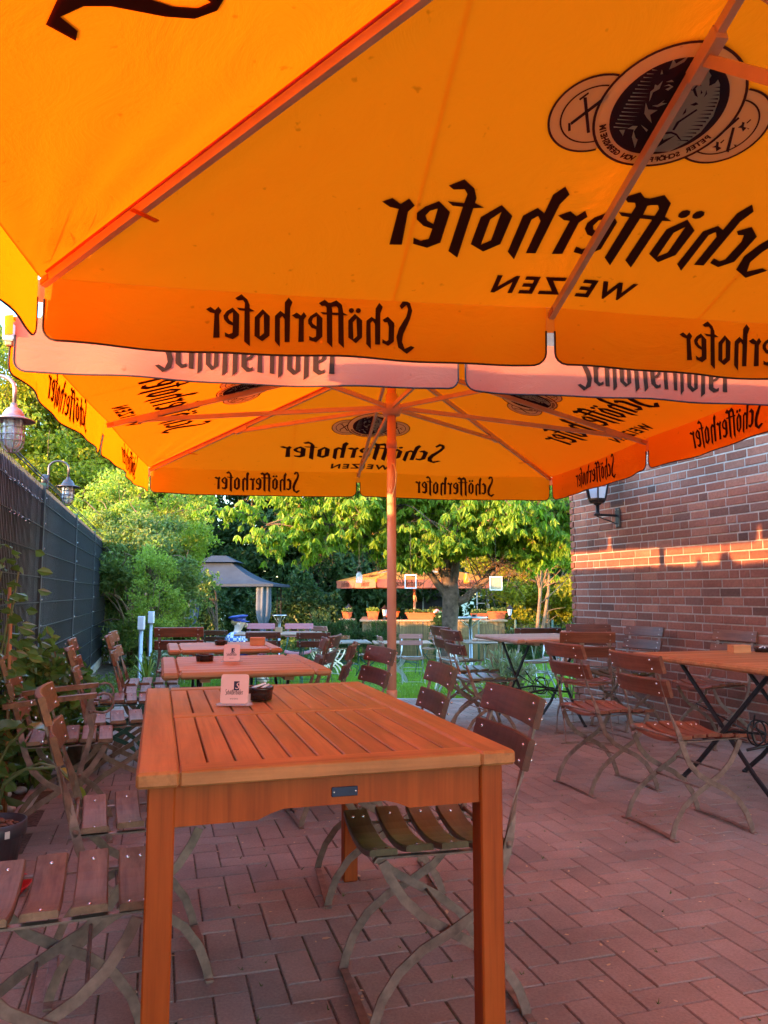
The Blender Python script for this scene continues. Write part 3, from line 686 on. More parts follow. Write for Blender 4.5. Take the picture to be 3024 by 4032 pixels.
EMB_W3 = [fill2d([EMB['face']])] + [fill2d([q]) for q in EMB['lite']]
EMB_N4 = [fill2d([q]) for q in EMB['dark']] \
    + arc_text('PETER SCHÖFFER VON GERNSHEIM', ECX, ECY, .196, R(202), R(338), .026)
WEIZEN = [(([(x, y * 1.0) for x, y in text2d('WEIZEN', .145, 0.28, 1.25, .004)[0]]), None)]
_wt = text2d('WEIZEN', .145, 0.0, 1.28, .004)

# ================================================================ umbrellas
def umbrella(name, label, cx, cy, yaw, ze, za, g0, hubz, jf_mid, jf_cor, pole_r=0.033, half=2.0, detail=True, shift=False):
    root = thing(name, label, 'parasol', (cx, cy, g0), yaw, 'orange beer garden parasols')
    ze -= g0; za -= g0; hubz -= g0
    slope = math.hypot(half, za - ze)
    def frame(k):
        a = k * PI / 2; d = Vector((-math.sin(a), math.cos(a), 0)); t = Vector((0, 0, 1)).cross(d); return d, t
    def panel(k, x, y, off=0.0):
        """x metres along the edge (reading direction seen from outside), y metres up the slope"""
        d, t = frame(k); b = min(max(y / slope, 0), 1); a = x / (half * (1 - b) + 1e-9) if b < 1 else 0
        a = max(-1, min(1, a)); aa = abs(a)
        sag = 0.035 * math.sin(PI * min(1, 2 * aa if aa < .5 else 2 - 2 * aa)) * (1 - b) ** 1.0 * (0.25 + b) * 1.2 if False else 0.0
        sag = 0.028 * (1 - (2 * aa - 1) ** 2) * (1 - b) * (0.5 + 0.5 * b)
        # pleats running out of the corner
        r = math.hypot((1 - aa) * half, y); th = math.atan2(y, (1 - aa) * half + 1e-6)
        w = 0.020 * math.exp(-r / 0.35) * math.sin(th * 13 + k) * min(1, y / .10)
        p = d * (half * (1 - b)) + t * x + Vector((0, 0, ze + (za - ze) * b - sag + w))
        n = (d * (za - ze) + Vector((0, 0, half))).normalized()
        return p + n * off
    VH = 0.24
    def flap(k, x, z, off=0.0):
        """valance point: x along the edge, z down from the edge (negative)"""
        d, t = frame(k); q = -z / VH
        wv = 0.020 * math.sin(x * 5.3 + k * 1.7) * q + 0.010 * math.sin(x * 13.0 + k) * q + 0.004 * q
        m = abs(x) / half
        return d * (half + 0.002 * q + wv + off) + t * x + Vector((0, 0, ze + z + .003 * (1 - q) - 0.028 * (1 - (2 * m - 1) ** 2) * .5))
    def grid(fn, us, vs_, mat, nm, parent, arg):
        V = [fn(arg, u, v) for v in vs_ for u in us]; nu = len(us)
        F = [(j * nu + i, j * nu + i + 1, (j + 1) * nu + i + 1, (j + 1) * nu + i) for j in range(len(vs_) - 1) for i in range(nu - 1)]
        b = MB(); b.add(V, F, mat, True); return b.build(nm, parent)
    for k in range(4):
        nr = 30; nc = 56; V = []; F = []
        for j in range(nr + 1):
            y = slope * (j / nr) ** 1.2 * 0.9995; w = half * (1 - y / slope)
            for i in range(nc + 1): V.append(panel(k, (-1 + 2 * i / nc) * w, y))
        for j in range(nr):
            for i in range(nc): F.append((j * (nc + 1) + i, j * (nc + 1) + i + 1, (j + 1) * (nc + 1) + i + 1, (j + 1) * (nc + 1) + i))
        b = MB(); b.add(V, F, 'fabric', True); pn = b.build('canopy_panel', root)
        b = MB()
        sh = (-.05, .08) if (shift and k == 1) else (0, 0)
        def lay(parts, mat, off):
            for vs, fs in parts:
                v2, f2 = cut(vs, fs, .11); b.add([panel(k, x + sh[0], y + sh[1], off) for x, y in v2], f2, mat, True)
        wv = [([(x * 1.54 + .012, y * 1.54 + .335) for x, y in WORD[0]], WORD[1])]
        wz = [([(x * .9, y + .095) for x, y in _wt[0]], _wt[1])]
        for s in (-1, 1):
            lay(wv + wz, 'print', s * .003)
            if detail:
                for n_, (pt, mt) in enumerate(((EMB_W[:2], 'print_white'), (EMB_N, 'print_navy'), (EMB_W[2:], 'print_white'), (EMB_N2, 'print_navy'), (EMB_W3, 'print_white'), (EMB_N4, 'print_navy'))):
                    lay(pt, mt, s * (.003 + .0009 * n_))
            else:
                lay(EMB_W, 'print_white', s * .003); lay(EMB_N2, 'print_navy', s * .005)
        b.build('printed_lettering', pn)
        b = MB()
        for sx in (-.66, .66):
            V = []; n_ = 24; ym = slope * (1 - .68 / half)
            for j in range(n_ + 1): V += [panel(k, sx - .007, ym * j / n_, .002), panel(k, sx + .007, ym * j / n_, .002)]
            b.add(V, [(2 * j, 2 * j + 1, 2 * j + 3, 2 * j + 2) for j in range(n_)], 'seam', True)
        b.build('seams', pn)
        # two valance flaps per side with a rounded slot between
        for sd in (-1, 1):
            x0, x1 = 0.018, half - 0.02; prof = []
            nx = 40
            V = []; F = []; rows = 9
            def depth(x):
                e = min(x - x0, x1 - x); r = .05
                if e >= r: return VH
                return VH - r + math.sqrt(max(0, r * r - (r - max(e, 0)) ** 2))
            def gap(x):  # flap starts lower near the slots
                e = x - x0; return 0.0
            xs = [x0 + (x1 - x0) * (0.5 - 0.5 * math.cos(PI * i / nx)) for i in range(nx + 1)]
            for j in range(rows + 1):
                for x in xs: V.append(flap(k, sd * x, -depth(x) * j / rows))
            for j in range(rows):
                for i in range(nx): F.append((j * (nx + 1) + i, j * (nx + 1) + i + 1, (j + 1) * (nx + 1) + i + 1, (j + 1) * (nx + 1) + i)[::-sd])
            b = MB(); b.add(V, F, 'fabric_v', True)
            # joining strip above the slot
            fl = b.build('valance_flap', root)
            hb = MB(); pth = [flap(k, sd * x0, -VH * q) for q in (.42, .6, .75)] + [flap(k, sd * x, -depth(x)) for x in xs] + [flap(k, sd * x1, -VH * q) for q in (.75, .55, .35)]
            hb.tube(pth, .0042, 'hem', 6); hb.build('hem_binding', fl)
            tb = MB(); s_ = .82
            vs2, fs2 = cut([(x * s_, y * s_) for x, y in WORD[0]], WORD[1], .06)
            for o_ in (-.003, .003):
                tb.add([flap(k, sd * .98 + x, y - .185, o_) for x, y in vs2], fs2, 'print', True)
            tb.build('printed_word', fl)
        b = MB(); V = []; F = []   # short webs closing the slots
        for j in range(4):
            for i in range(5): V.append(flap(k, -.02 + .01 * i, -VH * .45 * j / 3))
        for j in range(3):
            for i in range(4): F.append((j * 5 + i, j * 5 + i + 1, (j + 1) * 5 + i + 1, (j + 1) * 5 + i))
        b.add(V, F, 'fabric_v', True); b.build('valance_web', root); b = MB()
        d, t = frame(k); V = []
        cpt = d * half + t * half; d2 = d
        dd = (d + t).normalized(); sd2 = Vector((-dd.y, dd.x, 0))
        for j in range(4):
            for i in range(5): V.append(cpt + dd * (.012 + .01 * math.sin(i)) + sd2 * (-.03 + .015 * i) + Vector((0, 0, ze - VH * .36 * j / 3)))
        b.add(V, [(j * 5 + i, j * 5 + i + 1, (j + 1) * 5 + i + 1, (j + 1) * 5 + i) for j in range(3) for i in range(4)], 'fabric_v', True)
        b.build('valance_web', root)
        # ribs and struts
        for cor in (0, 1):
            if cor: tip = (d + t) * (half - .02); jf = jf_cor
            else: tip = d * (half - .01); jf = jf_mid
            top = Vector((0, 0, za - .05)) + tip.normalized() * .07; tz = tip + Vector((0, 0, ze - .028 - (.012 if not cor else 0)))
            b = MB(); b.bar(tz, top, .022, .032, 'rib')
            b.bar(tz + Vector((0, 0, .0)), tz + (top - tz).normalized() * .05, .03, .022, 'brass')
            jp = tz.lerp(top, jf) + Vector((0, 0, -.012))
            b.bar(jp - (top - tz).normalized() * .07, jp + (top - tz).normalized() * .07, .034, .046, 'rib')
            if cor:
                q = tz.lerp(top, .22); b.bar(q + Vector((0, 0, -.03)) - sd2 * .05, q + Vector((0, 0, -.03)) + sd2 * .05, .02, .004, 'fabric_v')
                b.tube([tz.lerp(top, f) + sd2 * .022 + Vector((0, 0, .012)) for f in (0.02, .3, .6, .98)], .005, 'ink_red', 6)
            rb = b.build('rib', root)
            b = MB(); hp = Vector((0, 0, hubz)) + tip.normalized() * .07
            b.bar(jp + Vector((0, 0, -.012)), hp, .018, .030, 'rib'); b.build('strut', root)
    b = MB(); b.lathe((0, 0, 0), [(0, 0), (pole_r, 0), (pole_r, za - .05), (0, za - .05)], 'pole', 20, True)
    for z in (hubz - .30, 0.42): b.lathe((0, 0, z), [(pole_r, 0), (pole_r + .006, .003), (pole_r + .006, .05), (pole_r, .053)], 'pole', 20)
    b.build('pole', root)
    b = MB(); b.lathe((0, 0, hubz), [(pole_r, -.06), (pole_r + .03, -.055), (pole_r + .045, -.01), (pole_r + .045, .02), (pole_r + .012, .04), (pole_r + .012, .10), (pole_r, .10)], 'rib', 16)
    b.build('hub', root)
    b = MB(); b.lathe((0, 0, za - .06), [(pole_r, -.12), (pole_r + .02, -.115), (pole_r + .05, -.05), (pole_r + .05, .02), (0, .04)], 'rib', 16); b.build('crown', root)
    b = MB(); b.lathe((0, 0, 0), [(.30, 0), (.30, .03), (.29, .045), (.075, .05), (.07, .30), (.04, .32)], 'concrete', 28); b.build('base', root)
    # crank handle
    b = MB(); b.tube([(0, -pole_r, hubz - .42), (.0, -.10, hubz - .43), (.015, -.12, hubz - .50), (.0, -.16, hubz - .60), (0, -pole_r - .01, hubz - .66)], .006, 'rib', 6); b.build('crank', root)
    return root
umbrella('parasol', 'orange parasol overhead, its lettered canopy filling the top of the picture', 0.99, 1.071, R(8.7), 2.326, 2.847, 0.0, 1.86, .60, .78, .036, shift=True)
umbrella('parasol', 'orange parasol on the salmon pole behind the nearest table', 0.055, 5.47, R(8.9), 2.34, 2.90, 0.0, 2.50, .14, .45)
umbrella('parasol', 'orange parasol shading the reed clad bar at the far end of the lawn', 0.95, 23.9, R(20), 1.55, 2.10, -.73, 1.50, .3, .45, .04, 1.95, False)
# small lamp box hanging at the far parasol's near corner
t = thing('clip_lamp', 'small white lamp box clipped to the left corner of the second parasol', 'clip lamp', (-1.62, 3.20, 2.27), R(8.9))
b = MB(); b.box((0, 0, 0), (.05, .05, .075), 'white_plastic', ch=.008); b.build('housing', t)
b = MB(); b.box((0, 0, -.048), (.03, .03, .02), 'brass', ch=.004); b.box((.03, 0, .045), (.08, .012, .012), 'brass'); b.build('clip', t)
# ================================================================ beer garden chairs
BACK_D = Vector((0, -0.285 + 0.165, 0.85 - 0.46)).normalized()
def back_pt(x, h, off=0.0):
    """point on the curved backrest, h = height above floor"""
    q = (h - 0.46) / (0.85 - 0.46)
    y = -0.165 - 0.12 * q
    return Vector((x, y + 0.012 + off - 0.022 * (1 - (x / 0.21) ** 2), h))
def make_chair(kind, label, frame='frame_brown', wood='chair_wood', seat='seat_wood', boards=2, slats=5, arms=False, wide=1.0, group='folding beer garden chairs', low=False, bk=1.0):
    root = thing(kind, label, 'chair', (0, 0, 0), 0, group)
    W = wide
    # backrest boards
    b = MB(); tops = [0.855, 0.745, 0.638][:boards] if boards == 3 or True else []
    bh = 0.086 if boards < 3 else 0.082
    hs = [0.855 - k * (bh + .027) for k in range(boards)]
    for h in hs:
        nx = 9; th = 0.019
        prof = [(-bh / 2, -th / 2), (-bh / 2 + .004, -th / 2 - .001), (bh / 2 - .004, -th / 2 - .001), (bh / 2, -th / 2 + .003), (bh / 2, th / 2 - .003), (bh / 2 - .004, th / 2), (-bh / 2 + .004, th / 2), (-bh / 2, th / 2 - .003)]
        V = []; F = []; k = len(prof)
        ax = Vector((0, -0.12, 0.39)).normalized(); nn = Vector((0, 0.39, 0.12)).normalized()
        for i in range(nx):
            x = (-.21 + .42 * i / (nx - 1)); c = back_pt(x, h - bh / 2)
            for u, w in prof: V.append(Vector((x * W, c.y, c.z)) + ax * u - nn * w)
        for i in range(nx - 1):
            for j in range(k): F.append((i * k + j, (i + 1) * k + j, (i + 1) * k + (j + 1) % k, i * k + (j + 1) % k))
        F += [tuple(range(k)), tuple((nx - 1) * k + j for j in range(k))[::-1]]
        b.add(V, F, wood)
        for sx in (-1, 1):
            for dz in (.022, -.022):
                if dz < 0 and h != hs[0]: pass
                c = back_pt(sx * .165, h - bh / 2 + dz, .012); b.blob((c.x * W, c.y, c.z), (.0055, .004, .0055), 'rivet', 8, 4)
                c = back_pt(sx * .165, h - bh / 2 + dz, -.018); b.blob((c.x * W, c.y - .006, c.z), (.005, .005, .005), 'rivet', 6, 4)
    b.build('backrest', root)
    if bk != 1.0: root.scale = (bk, bk, bk)
    # seat
    b = MB(); pitch = 0.079 if slats == 5 else 0.10; sw = 0.066 if slats == 5 else 0.076
    y0 = 0.185 - pitch * (slats - 1)
    for k in range(slats):
        yc = y0 + pitch * k; nx = 9; th = .017; V = []; F = []
        prof = [(-sw / 2, -th / 2), (sw / 2, -th / 2), (sw / 2, th / 2 - .004), (sw / 2 - .004, th / 2), (-sw / 2 + .004, th / 2), (-sw / 2, th / 2 - .004)]; q = len(prof)
        for i in range(nx):
            x = -.192 + .384 * i / (nx - 1); z = .455 + .030 * ((x / .192) ** 2 - .65) + .006 * math.sin(k)
            for u, w in prof: V.append((x * W, yc + u, z + w))
        for i in range(nx - 1):
            for j in range(q): F.append((i * q + j, i * q + (j + 1) % q, (i + 1) * q + (j + 1) % q, (i + 1) * q + j))
        F += [tuple(range(q))[::-1], tuple((nx - 1) * q + j for j in range(q))]
        b.add(V, F, seat)
        for sx in (-1, 1):
            for dy in ((-.016, .016) if k == slats - 1 else (0,)):
                b.blob((sx * .155 * W, yc + dy, .4625 + .006 * math.sin(k)), (.0065, .0065, .004), 'rivet', 8, 4)
    b.build('seat', root)
    out = [(-.285, .85), (-.262, .775), (-.238, .69), (-.215, .62), (-.192, .55), (-.172, .48), (-.155, .42), (-.122, .345), (-.07, .29), (0, .25), (.08, .212), (.145, .162), (.19, .10), (.213, .04), (.222, .004)]
    ph = [0, 0, 0, .2, .8, 1.45, 1.57, 1.57, 1.57, 1.57, 1.57, 1.57, 1.57, 1.57, 1.57]
    inn = [(.185, .437), (.165, .395), (.125, .335), (.07, .285), (0, .245), (-.08, .198), (-.15, .145), (-.195, .08), (-.215, .03), (-.22, .004)]
    if low: out, inn = out, inn
    for s in (-1, 1):
        b = MB(); n = len(out)
        b.flat([(s * W * (.165 + .03 * ss(.62, .45, z) if z > .45 else .195), y, z) for y, z in out], .026, .0065, frame, (1, 0, 0), ph); b.build('leg', root)
        b = MB(); b.flat([(s * W * .178, y, z) for y, z in inn], .026, .0065, frame, (1, 0, 0), [1.57] * len(inn)); b.build('leg', root)
        b = MB(); b.flat([(s * W * .155, -.19, .425), (s * W * .155, -.185, .438), (s * W * .155, -.165, .442), (s * W * .155, .0, .440), (s * W * .155, .195, .443), (s * W * .155, .205, .430)], .020, .005, frame, (1, 0, 0)); 
        b.lathe((s * W * .185, -.168, .462), [(0, -.012), (.011, -.012), (.011, .012), (0, .012)], frame, 10, True, Matrix.Rotation(R(90), 3, 'Y'))
        b.blob((s * W * .192, 0, .248), (.006, .008, .008), frame, 8, 4)
        b.build('seat_rail', root)
    for y in (-.22, .222):
        b = MB(); xs = [-.215, -.195, -.17, -.10, 0, .10, .17, .195, .215]
        b.flat([(x * W, y, .0035 + .010 * ss(.20, .15, abs(x))) for x in xs], .024, .006, frame, (0, 1, 0)); b.build('foot_bar', root)
    b = MB()
    b.tube([(-.20 * W, -.168, .462), (.20 * W, -.168, .462)], .0065, frame, 8)
    b.build('crossbar', root); b = MB(); b.tube([(-.178 * W, .085, .296), (.178 * W, .085, .296)], .005, frame, 6)
    b.build('crossbar', root); b = MB(); b.tube([(-.178 * W, -.04, .222), (.178 * W, -.04, .222)], .005, frame, 6)
    b.build('crossbar', root)
    if arms:
        for s in (-1, 1):
            b = MB(); x = s * .215
            b.flat([(x, -.255, .640), (x, -.12, .655), (x, .03, .668), (x, .14, .675)], .045, .022, wood, (1, 0, 0)); b.build('armrest', root)
            b = MB()
            b.tube([(x, .14, .675)] + [(x, .17 + .045 * math.sin(a), .638 + .045 * math.cos(a)) for a in (0, .5, 1.1, 1.7, 2.3, 2.8, 3.2)] + [(x, .12, .60)], .006, frame, 7)
            b.flat([(x, .12, .668), (x, .105, .60), (x, .125, .52), (x, .11, .44), (x, .08, .34), (x, .075, .30)], .024, .006, frame, (1, 0, 0), [1.57] * 6)
            b.blob((x + s * .006, .115, .60), (.008, .010, .010), frame, 8, 5); b.blob((x + s * .004, .078, .315), (.006, .009, .009), frame, 8, 5)
            b.build('armrest_support', root)
    return root
FAR = (0, -60, -5)
proto = {}
def chair(key, mk, label, mx, my, face, gzv=0.0, org=False, **kw):
    """mx,my: middle of the backrest top (or the chair origin); face: yaw"""
    f = Vector((-math.sin(face), math.cos(face), 0))
    p = Vector((mx, my, gzv)) if org else Vector((mx, my, gzv)) + f * 0.29
    if key not in proto:
        r = make_chair('folding_chair' if not kw.get('arms') else 'armchair', label, **kw); proto[key] = r
        r.location = p; r.rotation_euler = (0, 0, face); return r
    return dup(proto[key], p, face, label)
W_, E_ = R(90 + 16.4), R(-90 + 16.4)      # facing the fence side / the wall side
BR = dict(frame='frame_brown'); 
# right of the nearest table, facing it
chair('b', 0, 'brown chair with its seat pushed under the right side of the nearest table', .135, 2.335, W_ + R(-3), org=True, wood='chair_wood', seat='sheen_wood', slats=4)
chair('b', 0, 'brown chair half hidden by the back right corner of the nearest table', -.025, 3.18, W_ + R(-6), org=True)
chair('b', 0, 'brown chair behind the nearest table, leaning close to the salmon pole', -.27, 4.16, W_ + R(4), org=True)
chair('b', 0, 'brown chair left of the pole at the right end of the second table', -.46, 4.62, W_ + R(-18), org=True)
# right group
chair('w', 0, 'worn brown chair nearest the camera at the round edged table by the wall', 1.51, 3.94, E_, org=True, wood='seat_red', seat='seat_red')
chair('w', 0, 'worn brown chair second from the camera at the table by the wall', 1.33, 4.72, E_ + R(2), org=True)
chair('w', 0, 'brown chair seen from behind, pushed to the wide table before the lawn', 1.60, 6.22, R(-6), org=True)
chair('w', 0, 'brown chair against the brick wall behind the table with the wooden box', 2.55, 6.02, W_ + R(8), org=True)
chair('b', 0, 'dark brown chair at the lawn edge, right one of two turned to the wide table', .80, 6.38, E_, org=True)
chair('b', 0, 'dark brown chair at the lawn edge, farther one of two turned to the wide table', .76, 7.05, E_ + R(2), org=True)
chair('b', 0, 'chair beyond the wide table with its pale back toward the wall corner', 1.92, 7.15, R(170), org=True)
chair('b', 0, 'chair close to the wall corner with its back board end toward the bricks', 2.10, 6.75, R(120), org=True)
# left row
chair('l', 0, 'nearest chair at lower left with four wide planks in its seat', -.78, 1.88, E_ + R(3), org=True, wood='orange_back', seat='seat_wood', slats=4)
chair('l', 0, 'second chair on the left with a cracked seat plank and two curved back boards', -.80, 2.52, E_ + R(4), org=True)
t = chair('a', 0, 'wooden armchair with three back boards beside the leafy bed', -1.55, 3.80, E_ + R(3), org=True, wood='orange_back', seat='seat_wood', boards=3, slats=5, arms=True, group='armchairs')
chair('l', 0, 'chair with a row of rivets just behind the armchair', -1.46, 4.32, E_ + R(4), org=True)
chair('g', 0, 'chair on a dark green frame beside the pale kerb', -1.76, 5.08, E_ + R(2), org=True, frame='frame_green', wood='orange_back', seat='seat_wood')
chair('l', 0, 'chair seen edge on at the left end of the third table', -1.68, 5.52, E_, org=True)
chair('l', 0, 'farther chair seen edge on near the two steel bollards', -1.84, 6.05, E_ + R(-3), org=True)
# right of second / third table
chair('b', 0, 'brown chair beyond the second table with three quarters of its back showing', -.62, 5.55, W_ + R(-25), org=True)
chair('b', 0, 'brown chair squeezed between the second and third tables on the right', -.66, 5.05, W_ + R(-8), org=True)
chair('w', 0, 'chair seen from behind at the far left corner of the third table', -1.83, 7.0, R(8), org=True)
def lawn_chair(key, label, x, y, face, **kw): return chair(key, 0, label, x, y, face, gz(x, y), org=True, **kw)
lawn_chair('p', 'left pink painted chair on the lawn behind the third table', -1.85, 11.2, R(176), frame='frame_green', wood='pink_wood', seat='pink_wood', wide=1.0)
lawn_chair('p', 'right pink painted chair on the lawn behind the third table', -1.25, 11.25, R(184))
lawn_chair('h', 'wide brown chair on green wire legs, in front of the left pink chair', -1.44, 9.3, R(4), frame='frame_green', wide=1.08, bk=.90)
lawn_chair('h', 'wide brown chair on green wire legs, in front of the right pink chair', -.83, 9.4, R(-2))
lawn_chair('h', 'reddish brown chair on the lawn left of the figure in the blue cap', -2.72, 12.6, R(2))
lawn_chair('s', 'silver framed chair on the lawn directly right of the pole', .50, 13.6, R(184), frame='frame_silver', wood='red_wood2', seat='seat_wood')
lawn_chair('s', 'foremost of the silver framed chairs grouped left of the pole', -.93, 13.3, E_ + R(30))
lawn_chair('s', 'middle one of the silver framed chairs grouped left of the pole', -1.05, 13.9, E_ + R(24))
lawn_chair('s', 'rearmost of the silver framed chairs grouped left of the pole', -1.15, 14.6, E_ + R(20))
lawn_chair('s', 'silver framed chair just right of the pole with slanting legs', .17, 14.2, E_ + R(-10))
lawn_chair('s', 'silver framed chair tucked behind the one right of the pole', .22, 15.1, E_ + R(-14))
lawn_chair('s', 'silver framed chair left of the plank table on the lawn', .95, 9.6, E_ + R(12))
lawn_chair('s', 'silver framed chair behind two dark chairs left of the plank table', .98, 10.5, E_ + R(8))
lawn_chair('s', 'silver framed chair with a low seat near the cherry trunk', 1.05, 11.6, E_ + R(20))
lawn_chair('S', 'wide backed silver framed chair standing at the plank table', 1.78, 9.35, R(8), frame='frame_silver', wide=1.35)
lawn_chair('r', 'orange red chair on the lawn left of two near the wall corner', 2.55, 11.4, R(172), frame='frame_silver', wood='red_wood', seat='red_wood')
lawn_chair('r', 'orange red chair on the lawn right of two near the wall corner', 3.00, 11.2, R(178))
lawn_chair('g', 'green framed chair by the conifers in front of the bar', -.98, 18.3, R(190))
lawn_chair('g', 'green framed chair pulled up to the small square lawn table', -.35, 17.2, R(100))
lawn_chair('g', 'green framed chair standing close to the reed cladding, left one', 1.25, 20.2, R(150))
lawn_chair('g', 'green framed chair standing close to the reed cladding, right one', 1.85, 20.4, R(200))

# ================================================================ tables
def leg_x(b, x, span, h, y0=0, foot=.30, mat='black_steel', w=.026):
    for s in (-1, 1):
        b.bar((x, y0 + s * span, h), (x, y0 - s * foot * .72, .12), w, .014, mat, (1, 0, 0), ch=.002)
        b.bar((x, y0 - s * foot * .71, .125), (x, y0 - s * foot * 1.15, .012), w, .014, mat, (1, 0, 0), ch=.002)
        b.lathe((x, y0 - s * foot * 1.17, .0), [(0, 0), (.017, 0), (.017, .012), (.008, .018)], mat, 10)
        x += .015 if s < 0 else 0
def fold_table(label, cx, cy, z, W, Ln, yaw, g0=0.0, top='plank_wood', leg='black_steel', along='y', grp='folding garden tables', boards=6, th=.034, rnd_end=False):
    """W along local x, Ln along local y; X legs lie in planes along y; planks run along x"""
    root = thing('folding_table', label, 'table', (cx, cy, g0), yaw, grp)
    z -= g0; b = MB(); zc = z - th / 2; ew = .085
    n = boards; bw = (Ln) / n
    for k in range(n):
        y = -Ln / 2 + bw * (k + .5)
        b.box((0, y, zc), (W - 2 * ew - .003, bw - .004, th), top, ch=.004 if 0 < k < n - 1 else .012)
    for s in (-1, 1): b.box((s * (W / 2 - ew / 2), 0, zc), (ew, Ln - .001, th + .002), top, ch=.012)
    for s in (-1, 1): b.box((s * W * .25, 0, z - th - .012), (.05, Ln - .12, .022), top)
    b.build('tabletop', root)
    for s in (-1, 1):
        b = MB(); leg_x(b, s * W * .27, Ln * .32, z - th - .01, 0, min(.32, Ln * .34), leg); b.build('leg_frame', root)
    b = MB()
    for s in (-1, 1):
        y = s * Ln * .15; b.tube([(-W * .27, y, .27), (0, y, .30), (W * .27, y, .27)], .009, leg, 8)
        pts = [(-W * .27 + .01, s * Ln * .2, z * .62)]
        for q in range(17):
            a = q / 16 * 2 * PI * 1.1 - 1.4; pts.append((.02 + .075 * math.sin(a) * .9, s * .02, z * .42 + .075 * math.cos(a)))
        pts.append((W * .27, -s * Ln * .12, .18)); b.tube(pts, .005, leg, 6)
    b.build('brace', root); return root
def main_table():
    W, Ln, z = .86, 1.48, .78; root = thing('garden_table', 'large orange brown slatted table in the foreground', 'table', (-.308, 2.45, 0), YAW)
    b = MB(); th = .034; zc = z - th / 2; bx = .088; by = .075
    for s in (-1, 1): b.box((s * (W / 2 - bx / 2), 0, zc), (bx, Ln, th), 'table_wood', ch=.006)
    for s in (-1, 1): b.box((0, s * (Ln / 2 - by / 2), zc - .0005), (W - 2 * bx - .001, by, th - .001), 'table_wood_x', ch=.004)
    b.box((0, 0.03, zc - .0008), (W - 2 * bx - .001, .062, th - .0016), 'table_wood_x', ch=.003)
    n = 11; iw = W - 2 * bx; pw = iw / n
    for k in range(n):
        x = -iw / 2 + pw * (k + .5)
        for ya, yb in ((-Ln / 2 + by, -.001), (.061, Ln / 2 - by)):
            b.box((x, (ya + yb) / 2, zc - .0012), (pw - .0048, yb - ya - .0035, th - .006), 'table_wood', ch=.0022)
    b.build('tabletop', root)
    def apron(L0, nm):
        prof = []; h = .088
        n = 24
        for i in range(n + 1):
            x = -L0 / 2 + L0 * i / n; e = min(x + L0 / 2, L0 / 2 - x)
            d = h - .020 * ss(.175, .225, e); prof.append((x, -d))
        return [(L0 / 2, 0), (-L0 / 2, 0)] + prof
    zt = z - th; ins = .024; lw = .057
    b = MB()
    for s in (-1, 1):
        yy = s * (Ln / 2 - ins - lw * .35)
        mt = Matrix.Translation((0, yy + .011, zt)) @ Matrix.Rotation(R(90), 4, 'X'); b.prism(apron(W - 2 * ins - 2 * lw, ''), .022, 'leg_wood', mt)
        b.build('apron', root); b = MB()
        xx = s * (W / 2 - ins - lw * .35)
        mt = Matrix.Translation((xx - .011, 0, zt)) @ Matrix.Rotation(R(90), 4, 'Z') @ Matrix.Rotation(R(90), 4, 'X'); b.prism(apron(Ln - 2 * ins - 2 * lw, ''), .022, 'leg_wood', mt)
        b.build('apron', root); b = MB()
    for sx in (-1, 1):
        for sy in (-1, 1):
            b = MB(); b.box((sx * (W / 2 - ins - lw / 2), sy * (Ln / 2 - ins - lw / 2), zt / 2), (lw, lw, zt - .001), 'leg_wood', ch=.004); b.build('leg', root)
    b = MB(); y = -(Ln / 2 - ins - lw * .35) - .0135
    b.box((.02, y, zt - .040), (.060, .003, .021), 'label_blue', ch=.001)
    for s in (-1, 1): b.blob((.02 + s * .025, y - .002, zt - .040), (.0022, .0016, .0022), 'rivet', 8, 4)
    b.build('nameplate', root)
main_table()
fold_table('second table in the row, orange planks on black crossed legs, holding a coaster stand', -.83, 4.44, .755, .86, 1.03, YAW, boards=8)
fold_table('third table in the row, with a dark ashtray and an orange wooden box', -1.20, 5.72, .765, .78, .80, YAW, boards=6)
fold_table('orange table beside the brick wall at the right edge', 2.22, 4.66, .76, .86, 1.22, YAW, boards=9)
fold_table('pale topped table standing before the lawn, its corner toward the camera', 1.40, 7.03, .76, .86, .92, YAW, boards=8, top='pale_top')
def ltab(label, x, y, w, l, yaw, **k): return fold_table(label, x, y, gz(x, y) + .74, w, l, yaw, gz(x, y), **k)
ltab('long plank table with gaps between its boards on the lawn right of centre', 2.0, 10.6, 1.5, .68, R(-14), top='pale_top', leg='frame_silver', boards=7)
ltab('grey table on the lawn behind the plank table', 2.05, 12.7, 1.5, .7, R(2), top='grey_wood', leg='frame_silver', boards=6)
ltab('small weathered table on green legs left of the pole', -.80, 15.8, 1.0, .9, R(8), top='grey_wood', leg='frame_green', boards=6)
ltab('small brown table on the lawn right behind the pole', .40, 17.5, 1.3, .9, R(4), top='pale_top', leg='frame_green', boards=6)
ltab('pale table between the pink chairs and the green framed chairs', -1.42, 10.45, 1.15, .55, R(3), top='pale_top', leg='frame_green', boards=5)
ltab('dark bench table in front of the gazebo', -5.2, 17.5, 2.6, .7, R(4), top='old_wood', leg='black_steel', boards=5)

